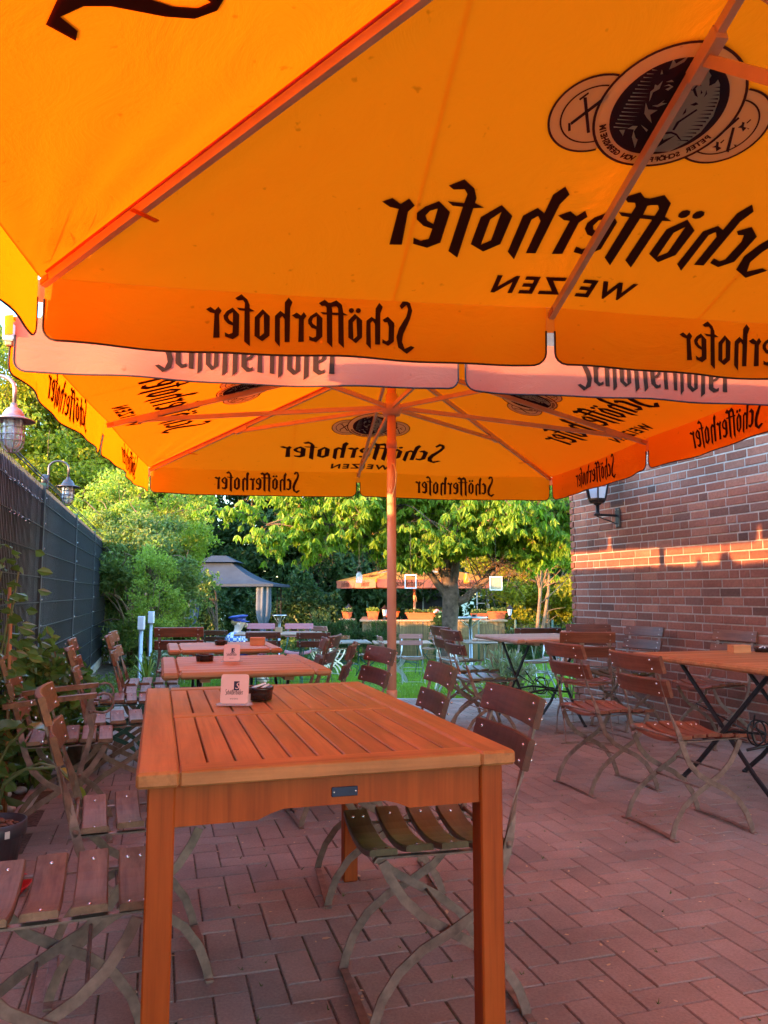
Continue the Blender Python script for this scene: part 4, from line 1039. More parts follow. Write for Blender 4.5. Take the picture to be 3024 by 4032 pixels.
# ---------------------------------------------------------------- things on the tables
def holder(label, x, y, z, rz, simple=False):
    root = thing('coaster_stand', label, 'coaster stand', (x, y, z), rz, 'coaster stands')
    b = MB(); b.prism([(-.055, -.03), (.055, -.03), (.062, -.012), (.048, .035), (-.048, .035), (-.062, -.012)], .004, 'acrylic', Matrix.Identity(4))
    for s in (-1, 1): b.box((s * .046, .004, .018), (.003, .034, .030), 'acrylic')
    b.add([(-.046, -.016, .004), (.046, -.016, .004), (.046, -.014, .026), (0, -.012, .048), (-.046, -.014, .026)], [(0, 1, 2, 3, 4)], 'acrylic')
    b.build('stand', root)
    def rr(w, h, r, n=5):
        o = []
        for cx, cy, a0 in ((w - r, h - r, 0), (-w + r, h - r, 90), (-w + r, -h + r, 180), (w - r, -h + r, 270)):
            for i in range(n + 1): a = R(a0 + 90 * i / n); o.append((cx + r * math.cos(a), cy + r * math.sin(a)))
        return o
    T = Matrix.Translation((0, -.012, .052)) @ Matrix.Rotation(R(82), 4, 'X')
    b = MB()
    for k in range(9):
        j = Matrix.Translation((rnd.uniform(-.0008, .0008), rnd.uniform(-.0005, .0005), -.0016 * k)); b.prism(rr(.0455, .0475, .009), .0014, 'coaster', T @ j)
    co = b.build('coasters', root)
    b = MB()
    def put(vs, fs, mat, dz=.0016): b.add([T @ Vector((x, y, dz)) for x, y in vs], fs, mat)
    put([(-.012 + .010, -.005), (.010 + .006, -.005), (.010 + .006, .025), (-.012 + .010, .025)], [(0, 1, 2, 3)], 'ink_navy')
    vs, fs = text2d('S', .030, .3); put([(x + .008, y - .000) for x, y in vs], fs, 'coaster', .0020)
    put([(x * .060 , y * .075 - .018) for x, y in WORD[0]], WORD[1], 'ink')
    vs, fs = text2d('WEIZEN', .0065, 0, 1.2); put([(x, y - .034) for x, y in vs], fs, 'ink')
    b.build('coaster_print', co); return root
def ashtray(label, x, y, z, r=.052, h=.042, sq=False, butts=False):
    root = thing('ashtray', label, 'ashtray', (x, y, z), .3, 'dark ashtrays')
    b = MB(); b.lathe((0, 0, 0), [(0, .002), (r * .86, 0), (r * .93, h * .5), (r * .95, h * .72), (r, h * .76), (r, h), (r * .9, h), (r * .86, h * .5), (r * .75, .008), (0, .007)], 'ash_black', 24)
    b.build('bowl', root)
    if butts:
        b = MB(); b.tube([(-.03, .0, h * .9), (.02, .015, h + .008)], .004, 'white_paint', 6); b.tube([(.0, -.02, h * .9), (.03, .012, h + .004)], .004, 'white_paint', 6); b.build('cigarette_ends', root)
    return root
def wbox(label, x, y, z, rz, w=.11, d=.065, h=.055, mat='box_wood'):
    root = thing('wooden_box', label, 'box', (x, y, z), rz, 'small wooden boxes'); b = MB(); t = .006
    b.box((0, -d / 2 + t / 2, h / 2), (w, t, h), mat, ch=.0015); b.box((0, d / 2 - t / 2, h / 2), (w, t, h), mat, ch=.0015)
    for s in (-1, 1): b.box((s * (w / 2 - t / 2), 0, h / 2), (t, d - 2 * t - .0004, h), mat, ch=.0015)
    b.box((0, 0, .003), (w - 2 * t, d - 2 * t, .005), mat); b.build('box_sides', root)
    b = MB(); b.box((0, 0, h - .004), (w - 2 * t - .001, d - 2 * t - .001, .006), mat, ch=.001); b.build('lid', root); return root
holder('coaster stand on the nearest table, its pink coasters facing the camera', -.498, 2.60, .781, R(-2))
holder('coaster stand on the second table beside a dark ashtray', -.885, 4.50, .7555, R(4))
ashtray('dark ashtray right behind the coasters on the nearest table', -.432, 2.72, .781, .045, .045, butts=True)
ashtray('wide dark ashtray on the second table, left of its coaster stand', -1.05, 4.53, .7555, .055, .040)
ashtray('dark ashtray with two posts at the far edge of the third table', -1.22, 5.78, .7655, .05, .035)
ashtray('black ashtray holding cigarette ends on the table beside the wall', 2.52, 5.14, .7605, .055, .03, butts=True)
wbox('orange wooden box on the third table', -.95, 5.80, .7655, R(4))
wbox('pale orange wooden box on the table beside the brick wall', 2.345, 5.10, .7605, R(6), .12, .08, .05)
wbox('tiny wooden box on the pale lawn table', -1.42, 10.4, gz(-1.42, 10.45) + .741, 0, .09, .07, .075, 'counter')
# ================================================================ foliage
def unit(n):
    v = NR.normal(size=(n, 3)); return v / np.linalg.norm(v, axis=1)[:, None]
def leaves(name, P, D, ln, wd, mat, parent, fold=.25, shape='leaf'):
    """P base points, D leaf directions (unit); one small folded face pair per leaf"""
    n = len(P); ln = ln * NR.uniform(.65, 1.2, n); wd = wd * NR.uniform(.7, 1.2, n)
    r = unit(n); S = np.cross(D, r); S /= np.linalg.norm(S, axis=1)[:, None] + 1e-9; U = np.cross(S, D)
    a = P; t = P + D * ln[:, None] - U * (ln * .12)[:, None]
    m1 = P + D * (ln * .35)[:, None]; f = U * (wd * fold)[:, None]
    if shape == 'leaf':
        m2 = P + D * (ln * .72)[:, None]
        l1 = m1 + S * (wd * .5)[:, None] + f; r1 = m1 - S * (wd * .5)[:, None] + f
        l2 = m2 + S * (wd * .36)[:, None] + f * .6; r2 = m2 - S * (wd * .36)[:, None] + f * .6
        V = np.stack([a, l1, l2, t, r2, r1], 1).reshape(-1, 3)
        o = (np.arange(n) * 6)[:, None]
        F = np.concatenate([o + [[0, 1, 2, 3]], o + [[0, 3, 4, 5]]], 1).reshape(-1, 4)
    else:
        l1 = m1 + S * (wd * .5)[:, None] + f; r1 = m1 - S * (wd * .5)[:, None] + f
        V = np.stack([a, l1, t, r1], 1).reshape(-1, 3)
        o = (np.arange(n) * 4)[:, None]; F = (o + [[0, 1, 2, 3]]).reshape(-1, 4)
    return np_mesh(name, V, F, [mat], None, parent)
def curve_pts(a, c, n=6, bend=.15, up=.0):
    a = Vector(a); c = Vector(c); d = (c - a).length; o = Vector((rnd.uniform(-1, 1), rnd.uniform(-1, 1), rnd.uniform(-.3, 1))) * d * bend
    return [a.lerp(c, i / n) + o * math.sin(PI * i / n) + Vector((0, 0, up * math.sin(PI * i / n))) for i in range(n + 1)]
def tree(name, label, cat, x, y, g, trunk_h, r, crown, nclump, nleaf, ln, wd, mat, bark='bark_dark', csize=.8, group=None, lean=(0, 0), droop=.1, shape='q', limbs=7, zmin=None, flat=.6, bare=0):
    """crown = (cx, cy, cz, rx, ry, rz) relative to the foot"""
    root = thing(name, label, cat, (x, y, g), rnd.uniform(0, .2), group)
    cx, cy, cz, rx, ry, rz = crown
    top = Vector((lean[0], lean[1], trunk_h))
    b = MB(); tp = curve_pts((0, 0, -.1), top, 8, .03); n = len(tp)
    tp2 = tp + [top + (Vector((cx, cy, cz + rz * .5)) - top) * q for q in (.3, .6, 1)]
    sc = [1.35] + [1 - .4 * i / n for i in range(1, n)] + [.42, .25, .1]
    b.tube(tp2, r, bark, 10, sc); b.build('trunk', root)
    # clumps spread through the crown volume, denser near its skin
    cl = []
    while len(cl) < nclump:
        v = unit(1)[0] * NR.uniform(.35, 1) ** .5
        p = Vector((cx + v[0] * rx, cy + v[1] * ry, cz + v[2] * rz))
        if zmin is not None and p.z < zmin: continue
        cl.append(p)
    b = MB(); hubs = []
    for k in range(limbs):
        c = cl[k * len(cl) // limbs]; s = tp[rnd.randint(n // 2, n - 1)]; e = s.lerp(c, .7)
        pts = curve_pts(s, e, 6, .12, .1); hubs.append(pts); b.tube(pts, r * .38, bark, 7, [1 - .11 * i for i in range(7)])
    for c in cl:
        best = min((p for h in hubs for p in h[1:]), key=lambda p: (p - c).length)
        b.tube(curve_pts(best, c, 4, .12), r * .085, bark, 5, [1, .8, .6, .4, .25])
    for k in range(bare):
        c = cl[rnd.randrange(len(cl))]; e = c + Vector((rnd.uniform(-1, 1), rnd.uniform(-1, 1), rnd.uniform(-.3, 1))) * csize * 1.6
        b.tube(curve_pts(c, e, 5, .2), .012, 'twig', 4, [1, .9, .8, .6, .4, .2])
    b.build('limbs', root)
    Cc = np.array([(p.x, p.y, p.z) for p in cl]); idx = NR.randint(0, len(Cc), nleaf)
    sz = csize * NR.uniform(.6, 1.25, len(Cc))
    off = unit(nleaf) * (NR.uniform(0, 1, nleaf) ** .6 * sz[idx])[:, None]; off[:, 2] *= flat
    P = Cc[idx] + off; D = unit(nleaf); D[:, 2] -= droop * 2; D /= np.linalg.norm(D, axis=1)[:, None]
    leaves('crown', P, D, ln, wd, mat, root, .25, shape); return root
def cherry():
    g = gz(1.24, 14.5); root = thing('cherry_tree', 'cherry tree on the lawn with long drooping yellow green leaves', 'tree', (1.24, 14.5, g))
    b = MB()
    tp = [(0.02, 0, -.15), (0, 0, .15), (-.02, 0, .6), (.0, 0, 1.1), (.03, 0, 1.55), (.02, 0, 1.85)]
    b.tube(tp, .155, 'bark', 16, [1.35, 1.05, .95, .95, 1.05, .9])
    b.build('trunk', root)
    limbs = [
        [(0, 0, 1.7), (-.10, -.05, 2.1), (-.12, -.1, 2.6), (-.35, -.2, 3.2), (-.6, -.4, 4.2)],
        [(0.02, 0, 1.7), (.10, .05, 2.2), (.2, .1, 2.9), (.45, .1, 3.5), (1.0, .3, 4.4)],
        [(0.1, 0, 1.45), (.35, -.05, 1.62), (.62, -.15, 1.86), (1.0, -.3, 2.25), (1.6, -.6, 2.6), (2.3, -.8, 2.7)],
        [(-.05, 0, 1.55), (-.3, -.1, 1.95), (-.6, -.3, 2.25), (-1.2, -.6, 2.6), (-2.2, -.9, 2.9), (-3.3, -1.2, 2.85)],
        [(0, -.05, 2.2), (.1, -.5, 2.7), (.3, -1.2, 3.2), (.6, -2.0, 3.3)],
        [(-.1, 0, 2.4), (-.5, -.7, 2.9), (-1.2, -1.4, 3.3), (-2.0, -1.9, 3.2)],
        [(.1, 0, 2.6), (.8, -.5, 3.0), (1.8, -.9, 3.1), (3.0, -1.0, 3.0)],
        [(0, 0, 2.5), (-.8, .6, 3.2), (-2.0, 1.0, 3.6)], [(0.1, 0, 2.6), (.9, .8, 3.3), (2.0, 1.2, 3.6)],
        [(-.5, -.3, 3.6), (-1.4, -.8, 4.2), (-2.6, -.9, 4.4)], [(.8, .2, 4.0), (1.8, -.3, 4.4), (3.0, -.4, 4.5)]]
    rad = [.13, .14, .085, .075, .06, .06, .06, .05, .05, .05, .05]
    b = MB(); ends = []
    for L_, r in zip(limbs, rad):
        pts = []
        for i in range(len(L_) - 1):
            for q in range(3): pts.append(Vector(L_[i]).lerp(Vector(L_[i + 1]), q / 3) + Vector((rnd.uniform(-.02, .02), rnd.uniform(-.02, .02), rnd.uniform(-.02, .02))))
        pts.append(Vector(L_[-1])); m = len(pts); b.tube(pts, r, 'bark', 9, [1 - .75 * i / (m - 1) for i in range(m)])
        for i in range(m // 3, m):
            for q in range(5):
                e = pts[i] + Vector((rnd.uniform(-1, 1) * .9, rnd.uniform(-1, .9) * .8, rnd.uniform(-.65, .75)))
                tw = curve_pts(pts[i], e, 4, .15, .08); b.tube(tw, .014, 'bark', 5, [1, .8, .6, .45, .3])
                for w_ in tw[1:]: ends.append(w_)
                for s in range(3):
                    e2 = tw[rnd.randint(2, 4)] + Vector((rnd.uniform(-1, 1), rnd.uniform(-1, 1), rnd.uniform(-.6, .4))) * .42
                    t2 = curve_pts(tw[3], e2, 3, .12); b.tube(t2, .006, 'bark', 4, [1, .8, .6, .4]); ends += t2[1:]
    b.build('limbs', root)
    # drooping rosettes of leaves
    P = []; D = []
    for e in ends:
        z = e.z + g
        if z < 1.5 and abs(e.x) < 1.0: continue
        for c in range(2):
            o = e + Vector((rnd.gauss(0, .09), rnd.gauss(0, .09), rnd.gauss(0, .05))); k = rnd.randint(5, 8); a0 = rnd.uniform(0, 6.28)
            for q in range(k):
                a = a0 + 2 * PI * q / k; sp = rnd.uniform(.15, .75)
                D.append((math.cos(a) * sp + .0, math.sin(a) * sp, -rnd.uniform(.55, 1.2))); P.append((o.x, o.y, o.z))
    P = np.array(P); D = np.array(D); D /= np.linalg.norm(D, axis=1)[:, None]
    k_ = P[:, 2] > 2.12 + .25 * np.exp(-((P[:, 0] + .7) / 1.3) ** 2) + .25 * np.sin(P[:, 0] * 2.3); P = P[k_]; D = D[k_]
    leaves('crown', P, D, .150, .060, 'leaf_cherry', root, .22, 'leaf')
    # brown flower stalk remains
    n = len(ends); Q = np.array([(e.x, e.y, e.z) for e in ends if e.z > 1.95]); n = len(Q); Q = np.repeat(Q, 4, 0) + NR.normal(size=(n * 4, 3)) * .03
    leaves('flower_stalks', Q, unit(len(Q)), .05, .012, 'stalk', root, .2, 'q')
M['stalk'] = m_leaf('brown_flower_stalks', (0.30, 0.14, 0.05), (0.45, 0.22, 0.07), 0.3)
cherry()
T = lambda *a, **k: tree(*a, **k)
OAK = dict(ln=.15, wd=.10, mat='leaf_oak', group='young leaved oaks beyond the fence', flat=.55, shape='q')
T('oak_tree', 'yellow green oak with a stout trunk above the fence at far left', 'tree', -12.6, 23.0, -.7, 5.4, .23, (0.3, 0, 5.6, 4.4, 3.4, 4.3), 70, 26000, csize=.85, bare=16, **OAK)
T('oak_tree', 'yellow green oak with a leaning trunk right of the stout oak', 'tree', -10.7, 24.2, -.7, 5.6, .20, (.4, 0, 5.2, 4.0, 3.2, 4.3), 70, 26000, csize=.8, bare=16, lean=(.5, 0), **OAK)
T('oak_tree', 'taller oak standing behind the two yellow green oaks', 'tree', -12.5, 27, -.7, 7.0, .26, (0, 0, 7.0, 5.0, 4, 4.4), 62, 17000, csize=1.1, bare=8, **{**OAK, 'ln': .2, 'wd': .14, 'mat': 'leaf_mid'})
T('oak_tree', 'sunlit oak above the grey gazebo roof', 'tree', -9.9, 26.5, -.7, 6.0, .22, (.3, 0, 5.2, 3.7, 3.2, 3.6), 80, 30000, csize=.9, bare=8, **OAK)
DK = dict(mat='leaf_dark', csize=1.15, group='dark trees closing the garden', flat=.45, shape='q')
for (x, y, h, rx, rz, lab) in ((-6.2, 32, 4.5, 4.2, 4.8, 'dark leafy tree behind the gazebo, left one'), (-2.6, 30.5, 4.0, 4.0, 5.0, 'dark leafy tree behind the gazebo, right one'), (-.7, 32.0, 3.2, 3.0, 4.2, 'dark low branched tree behind the plank gate'), (1.2, 34, 4.6, 4.2, 5.2, 'dark tree standing behind the black shed'), (5.0, 32.5, 4.2, 4.0, 5.0, 'dark tree to the right behind the bar parasol'), (9.5, 33, 4.4, 4.4, 5.2, 'dark tree behind the wire fence near the wall corner'), (-11, 36, 6, 5, 5.5, 'dark tree showing between the oak trunks'), (14.5, 32, 4.4, 4.4, 5.2, 'dark tree mostly hidden behind the brick wall')):
    T('chestnut_tree', lab, 'tree', x, y, -.75, h, .24, (0, 0, h + .6, rx, 3.0, rz), 95, 26000, ln=.26, wd=.15, **DK)
# unseen trees added at the side to keep the low sun off the background
for (x, y, lab) in ((-18, 26.5, 'added tree at the far left beyond the oaks, placed to shade the background'), (-24.5, 22, 'added tree left of everything beyond the fence, placed to shade the background')):
    T('added_shade_tree', lab, 'tree', x, y, -.75, 4.0, .3, (0, 0, 5.2, 3.8, 3.8, 4.4), 80, 16000, ln=.32, wd=.24, mat='leaf_dark', csize=1.3, group='shade trees', flat=.6)
T('maple_tree', 'sunlit light green tree behind the wire fence at the wall corner', 'tree', 5.4, 25.5, -.73, 2.4, .10, (0, 0, 3.0, 2.6, 1.8, 2.4), 60, 15000, ln=.16, wd=.11, mat='leaf_oak', csize=.65, group='trees by the wire fence', flat=.6, bare=10, bark='twig')
T('maple_tree', 'slender pale trunked tree right of the bar with bare lit limbs', 'tree', 4.15, 21.5, -.73, 3.2, .055, (.4, 0, 3.4, 1.6, 1.2, 1.1), 24, 2600, ln=.14, wd=.10, mat='leaf_cherry', csize=.45, group='trees by the wire fence', bare=16, bark='twig', lean=(.35, 0))
T('ash_sapling', 'slim pale stemmed sapling in front of the gazebo', 'tree', -3.72, 17.5, -.60, 1.5, .04, (-.7, 0, 1.9, .5, .5, .3), 10, 700, ln=.11, wd=.07, mat='leaf_bush', csize=.3, bark='bark', lean=(-.1, 0))
# big shrub at the end of the fence
T('shrub', 'large loose shrub at the end of the dark fence, spreading before the gazebo', 'shrub', -4.15, 12.6, -.05, .9, .05, (0.0, .1, 1.15, 1.15, 1.0, 1.3), 110, 17000, ln=.085, wd=.05, mat='leaf_bush', csize=.27, zmin=.05, bark='twig', bare=36, limbs=14, flat=.7)
T('shrub', 'feathery shrub arching toward the gazebo roof', 'shrub', -4.35, 13.8, -.25, 1.2, .05, (-.1, 0, 1.95, 1.25, 1.0, .95), 80, 13000, ln=.085, wd=.04, mat='leaf_bush', csize=.24, bark='twig', bare=30, limbs=12, flat=.6)
T('shrub', 'tall shrub with sunlit yellow green tips above the fence end', 'shrub', -4.9, 14.6, -.1, 1.4, .06, (.2, 0, 2.55, 1.5, 1.1, 1.2), 90, 14000, ln=.085, wd=.05, mat='leaf_light', csize=.30, bark='twig', bare=40, limbs=12, flat=.65)
T('light_shrub', 'thin light green shrub growing around the steel bollard lamps', 'shrub', -3.55, 11.6, -.02, .6, .018, (.1, 0, 1.15, .38, .38, .85), 55, 5200, ln=.045, wd=.032, mat='leaf_light', csize=.16, bark='twig', zmin=.15, limbs=10, flat=.9)
# hedge and ivy mass along the back
def mass(name, label, kind, box, n, ln, wd, mat, fn=None):
    x = NR.uniform(box[0], box[1], n); y = NR.uniform(box[2], box[3], n); z0 = np.array([gz(a, c) for a, c in zip(x, y)]) - .05
    h = box[4] * ((1 + .25 * np.sin(x * 1.7) + .2 * np.sin(x * 4.1 + 1)) if box[1] - box[0] > 1.5 else (1 + .05 * np.sin(y * 9))); z = z0 + h * NR.uniform(0, 1, n)
    P = np.stack([x, y, z], 1); o = leaves(name, P, unit(n), ln, wd, mat, None, .25, 'q'); return tag(o, label, 'hedge' if kind is None else 'ground cover', None, kind)
for k, (bx, lb) in enumerate((((-13, -5.5, 25.5, 26.5, 2.1), 'dark ivy hedge behind the gazebo'), ((-5.5, -1.6, 26.5, 27.3, 2.0), 'dark hedge between the gazebo and the wooden gate'), ((4.3, 14, 30, 31, 2.3), 'dark hedge behind the wire fence'))):
    mass('hedge', lb, None, bx, 16000, .16, .11, 'leaf_dark')['group'] = 'hedges at the back'
mass('undergrowth', 'low leafy undergrowth along the back of the lawn', 'stuff', (-9, -1.2, 19.5, 26, .35), 16000, .12, .07, 'cover')
mass('ground_cover', 'low ground cover and brush behind the wire fence', 'stuff', (3.9, 13, 21, 29, .40), 16000, .13, .07, 'cover')
mass('bed_cover', 'low plants and weeds in the bed around the bollard lamps', 'stuff', (-4.0, -2.9, 8.8, 14.5, .22), 5000, .07, .025, 'leaf_bush')
def bush(name, label, x, y, g, rx, rz, n, ln, wd, mat, droop=0.0, stems=8, cat='shrub', group=None):
    root = thing(name, label, cat, (x, y, g), 0, group); b = MB()
    for k in range(stems):
        a = rnd.uniform(0, 6.28); e = Vector((math.cos(a) * rx * .6, math.sin(a) * rx * .6, rz * rnd.uniform(.7, 1.3)))
        b.tube(curve_pts((rnd.uniform(-.05, .05), rnd.uniform(-.05, .05), 0), e, 5, .1), .010, 'twig', 5, [1, .9, .8, .6, .5, .3])
    b.build('stems', root)
    v = unit(n) * (NR.uniform(0, 1, n) ** .45)[:, None]; P = v * np.array([rx, rx, rz * .55]) + np.array([0, 0, rz * .62])
    P += .12 * rx * np.sin(P * 9 / rx)
    D = unit(n) + v * .8; D[:, 2] -= droop; D /= np.linalg.norm(D, axis=1)[:, None]
    leaves('leaves', P, D, ln, wd, mat, root, .25, 'leaf' if ln > .05 else 'q'); return root
for k, (x, y, r, h) in enumerate(((-1.75, 21.2, .55, 1.1), (-1.05, 21.3, .42, 1.0), (-.12, 21.2, .42, .95), (1.55, 21.3, .24, 1.15), (3.85, 21.4, .45, .8))):
    bush('conifer', ['feathery dark conifer at the left end of the reed bar', 'feathery dark conifer close to the bar pillar', 'feathery dark conifer before the middle of the reed bar', 'narrow dark conifer beside the cherry trunk', 'dark conifer at the right end of the reed bar'][k], x, y, -.73, r, h, 3800, .12, .02, 'leaf_dark', -.8, 6, 'conifer', 'conifers around the bar')
# plants in the bed beside the fence
bush('bed_shrub', 'broad leaved green shrub in the bed behind the armchair', -2.14, 4.7, 0, .28, .75, 1000, .085, .055, 'leaf_glossy', .5, 10, group='shrubs in the bed')
bush('bed_shrub', 'dark leafy shrub in the bed at the left edge', -1.95, 3.55, 0, .22, .60, 500, .095, .06, 'leaf_glossy', .5, 10, group='shrubs in the bed')
bush('bed_shrub', 'small glossy shrub between the bed shrubs and the green framed chair', -2.40, 5.75, 0, .30, .60, 1000, .08, .05, 'leaf_glossy', .4, 8, group='shrubs in the bed')
bush('grey_plant', 'grey green herb spreading between the wide lawn tables and the terrace', 1.38, 8.75, -.05, .30, .42, 700, .11, .03, 'leaf_grey', -.5, 10, 'plant')
bush('bed_herb', 'blue green leafy herb in front of the fence end shrub', -2.75, 9.9, 0, .25, .42, 420, .09, .05, 'leaf_grey', 0, 8, 'plant')
def climber():
    root = thing('climbing_plant', 'leafy climbing plant on orange canes at the left edge', 'plant', (-1.86, 3.62, 0))
    for k in range(4):
        b = MB(); x = rnd.uniform(-.10, .14); y = rnd.uniform(-.15, .25); h = rnd.uniform(1.0, 1.28); b.tube([(x, y, 0), (x * .8, y * .8, h)], .008, 'cane', 6); b.build('cane', root)
    P = []; D = []
    for k in range(260):
        z = rnd.uniform(.25, 1.38); a = rnd.uniform(0, 6.28); r = rnd.uniform(.02, .19) * (1 - .45 * max(0, z - .8))
        P.append((math.cos(a) * r + .02, math.sin(a) * r * 1.5 + .05, z)); D.append((math.cos(a) + .3, math.sin(a), -rnd.uniform(.1, .8)))
    D = np.array(D); D /= np.linalg.norm(D, axis=1)[:, None]; leaves('leaves', np.array(P), D, .072, .045, 'leaf_glossy', root, .2, 'leaf')
    b = MB()
    for k in range(5): b.tube(curve_pts((0, 0, 0), (rnd.uniform(-.1, .12), rnd.uniform(-.1, .2), rnd.uniform(1.0, 1.4)), 8, .06), .005, 'vine', 5)
    b.build('stems', root)
M['cane'] = m_simple('orange_cane', (0.42, 0.17, 0.06), 0.6); M['vine'] = m_simple('green_stem', (0.13, 0.16, 0.05), 0.6)
climber()
def potted():
    root = thing('potted_plant', 'large leaved plant in a dark plastic pot at the left edge', 'potted plant', (-1.52, 3.08, .012))
    b = MB(); b.lathe((0, 0, 0), [(0, 0), (.075, 0), (.105, .20), (.118, .205), (.120, .255), (.112, .257), (.104, .235), (0, .235)], 'pot_plastic', 28); b.build('pot', root)
    b = MB(); b.box((.092, -.078, .225), (.018, .002, .026), 'white_plastic', Matrix.Rotation(R(49), 3, 'Z')); b.build('price_tag', root)
    b = MB()
    for k in range(60): b.blob((rnd.uniform(-.07, .07), rnd.uniform(-.07, .07), .238 + rnd.uniform(0, .01)), (.014, .009, .005), 'chips', 6, 4)
    b.build('bark_chips', root)['kind'] = 'stuff'
    stems = [[(0, 0, .23), (.0, .0, .34), (.06, .02, .43), (.16, .02, .47), (.24, .02, .45)], [(0, 0, .23), (-.02, .04, .45), (.02, .05, .54), (.08, .06, .60)], [(0, 0, .23), (-.08, 0, .45), (-.14, .05, .62)], [(0, 0, .23), (.04, -.02, .40), (.13, -.04, .46), (.26, -.05, .47), (.34, -.05, .40)]]
    b = MB(); 
    for s in stems: b.tube(s, .006, 'vine', 6)
    b.build('stems', root)
    def leaf(p, d, l, w, mat, lobes=0):
        b = MB(); d = Vector(d).normalized(); s = d.cross(Vector((0, 0, 1))).normalized(); u = s.cross(d); p = Vector(p); n = 12; V = [p]; 
        for i in range(1, n):
            t = i / n; ww = w * math.sin(PI * t ** .75) * (1 + (.35 * math.cos(t * PI * 7) if lobes else 0))
            c = p + d * l * t - u * .25 * l * t * t
            V += [c + s * ww + u * w * .25, c, c - s * ww + u * w * .25]
        V.append(p + d * l - u * .25 * l); F = [(0, 2, 1), (0, 3, 2)]
        for i in range(n - 2):
            o = 1 + i * 3; F += [(o, o + 1, o + 4, o + 3), (o + 1, o + 2, o + 5, o + 4)]
        o = 1 + (n - 2) * 3; F += [(o, o + 1, len(V) - 1), (o + 1, o + 2, len(V) - 1)]
        b.add(V, F, mat, True); return b.build('leaf', root)
    leaf((.08, .06, .60), (-.7, -.5, .05), .22, .10, 'leaf_glossy', 1); leaf((.08, .06, .60), (.8, .2, -.1), .16, .07, 'leaf_glossy', 1)
    leaf((.24, .02, .45), (.75, -.1, -.55), .09, .03, 'leaf_yellow'); leaf((.34, -.05, .40), (.25, -.1, -.95), .11, .03, 'leaf_yellow2')
    leaf((-.14, .05, .62), (-.5, -.6, -.2), .16, .07, 'leaf_glossy', 1)
M['chips'] = m_simple('bark_chips', (0.22, 0.12, 0.07), 0.9, var=.4); M['leaf_yellow2'] = m_leaf('green_yellow_leaf', (0.20, 0.28, 0.05), (0.24, 0.32, 0.06), 0.4)
potted()
t = thing('red_saucer', 'red plastic tray on the paving beside the dark pot', 'tray', (-1.52, 3.06, 0)); b = MB(); b.lathe((0, 0, 0), [(0, .004), (.12, .004), (.150, .035), (.156, .035), (.125, 0), (0, 0)], 'red_plastic', 26); b.build('tray', t)
t = thing('log', 'short cut log with rough bark lying behind the armchair', 'log', (-1.95, 5.15, .12), R(16)); b = MB(); b.lathe((0, 0, 0), [(0, -.17), (.105, -.17), (.118, -.12), (.11, -.04), (.12, .05), (.112, .12), (.108, .17), (0, .17)], 'bark', 18, True, Matrix.Rotation(R(82), 3, 'X')); b.build('bark_shell', t)
def succ():
    root = thing('succulent', 'pale blue green succulent among white stones in the bed', 'plant', (-1.62, 3.12, .02)); n = 90; P = NR.normal(size=(n, 3)) * np.array([.07, .1, .02]); P[:, 2] = np.abs(P[:, 2]) + .01
    D = unit(n); D[:, 2] = np.abs(D[:, 2]) + .4; D /= np.linalg.norm(D, axis=1)[:, None]; leaves('leaves', P, D, .035, .014, 'leaf_blue', root, .3, 'leaf')
succ()
b = MB()
for k in range(46): 
    y = rnd.uniform(2.6, 5.4); x = -.70 - .2907 * y - rnd.uniform(.05, .22); b.blob((x, y, .01), (rnd.uniform(.02, .05), rnd.uniform(.02, .05), rnd.uniform(.015, .03)), 'stone', 9, 6, .15)
tag(b.build('white_stones'), 'white and pale stones lining the bed beside the kerb', 'stones', None, 'stuff')
def strap(label, x, y, h, n, mat='leaf_yellow2'):
    root = thing('strap_leaf_plant', label, 'plant', (x, y, 0), 0, 'strap leaved plants'); b = MB()
    for k in range(n):
        a = rnd.uniform(0, 6.28); l = h * rnd.uniform(.6, 1.2); d = Vector((math.cos(a), math.sin(a), 0)); bend = rnd.uniform(.2, .8)
        b.flat([(d * (l * bend * q * q) + Vector((0, 0, l * (q - .35 * bend * q ** 3)))) for q in (0, .2, .4, .6, .8, 1)], .02, .002, mat, tuple(Vector((-d.y, d.x, 0))))
    b.build('leaves', root)
strap('pale strap leaved plant drooping at the end of the low fence wall', -2.72, 8.9, .50, 14, 'leaf_yellow2'); strap('green strap leaved plant at the foot of the steel bollards', -2.9, 9.5, .45, 14, 'leaf_bush')

mass('hedge', 'added ragged hedge beyond the fence end, placed to shade the bar and lawn', None, (-9.0, -7.6, 10.5, 19.0, 1.9), 24000, .14, .10, 'leaf_mid')['group'] = 'added hedges beyond the fence'  # unseen hedge added to keep the low sun off bar and lawn

mass('hedge', 'added sparse shrub row hidden behind the dark fence, breaking up the sun band', None, (-4.1, -3.5, 4.2, 5.3, 2.10), 2600, .06, .045, 'leaf_mid')['group'] = 'added hedges beyond the fence'  # hidden leaves added to dapple the band of sun on the wall
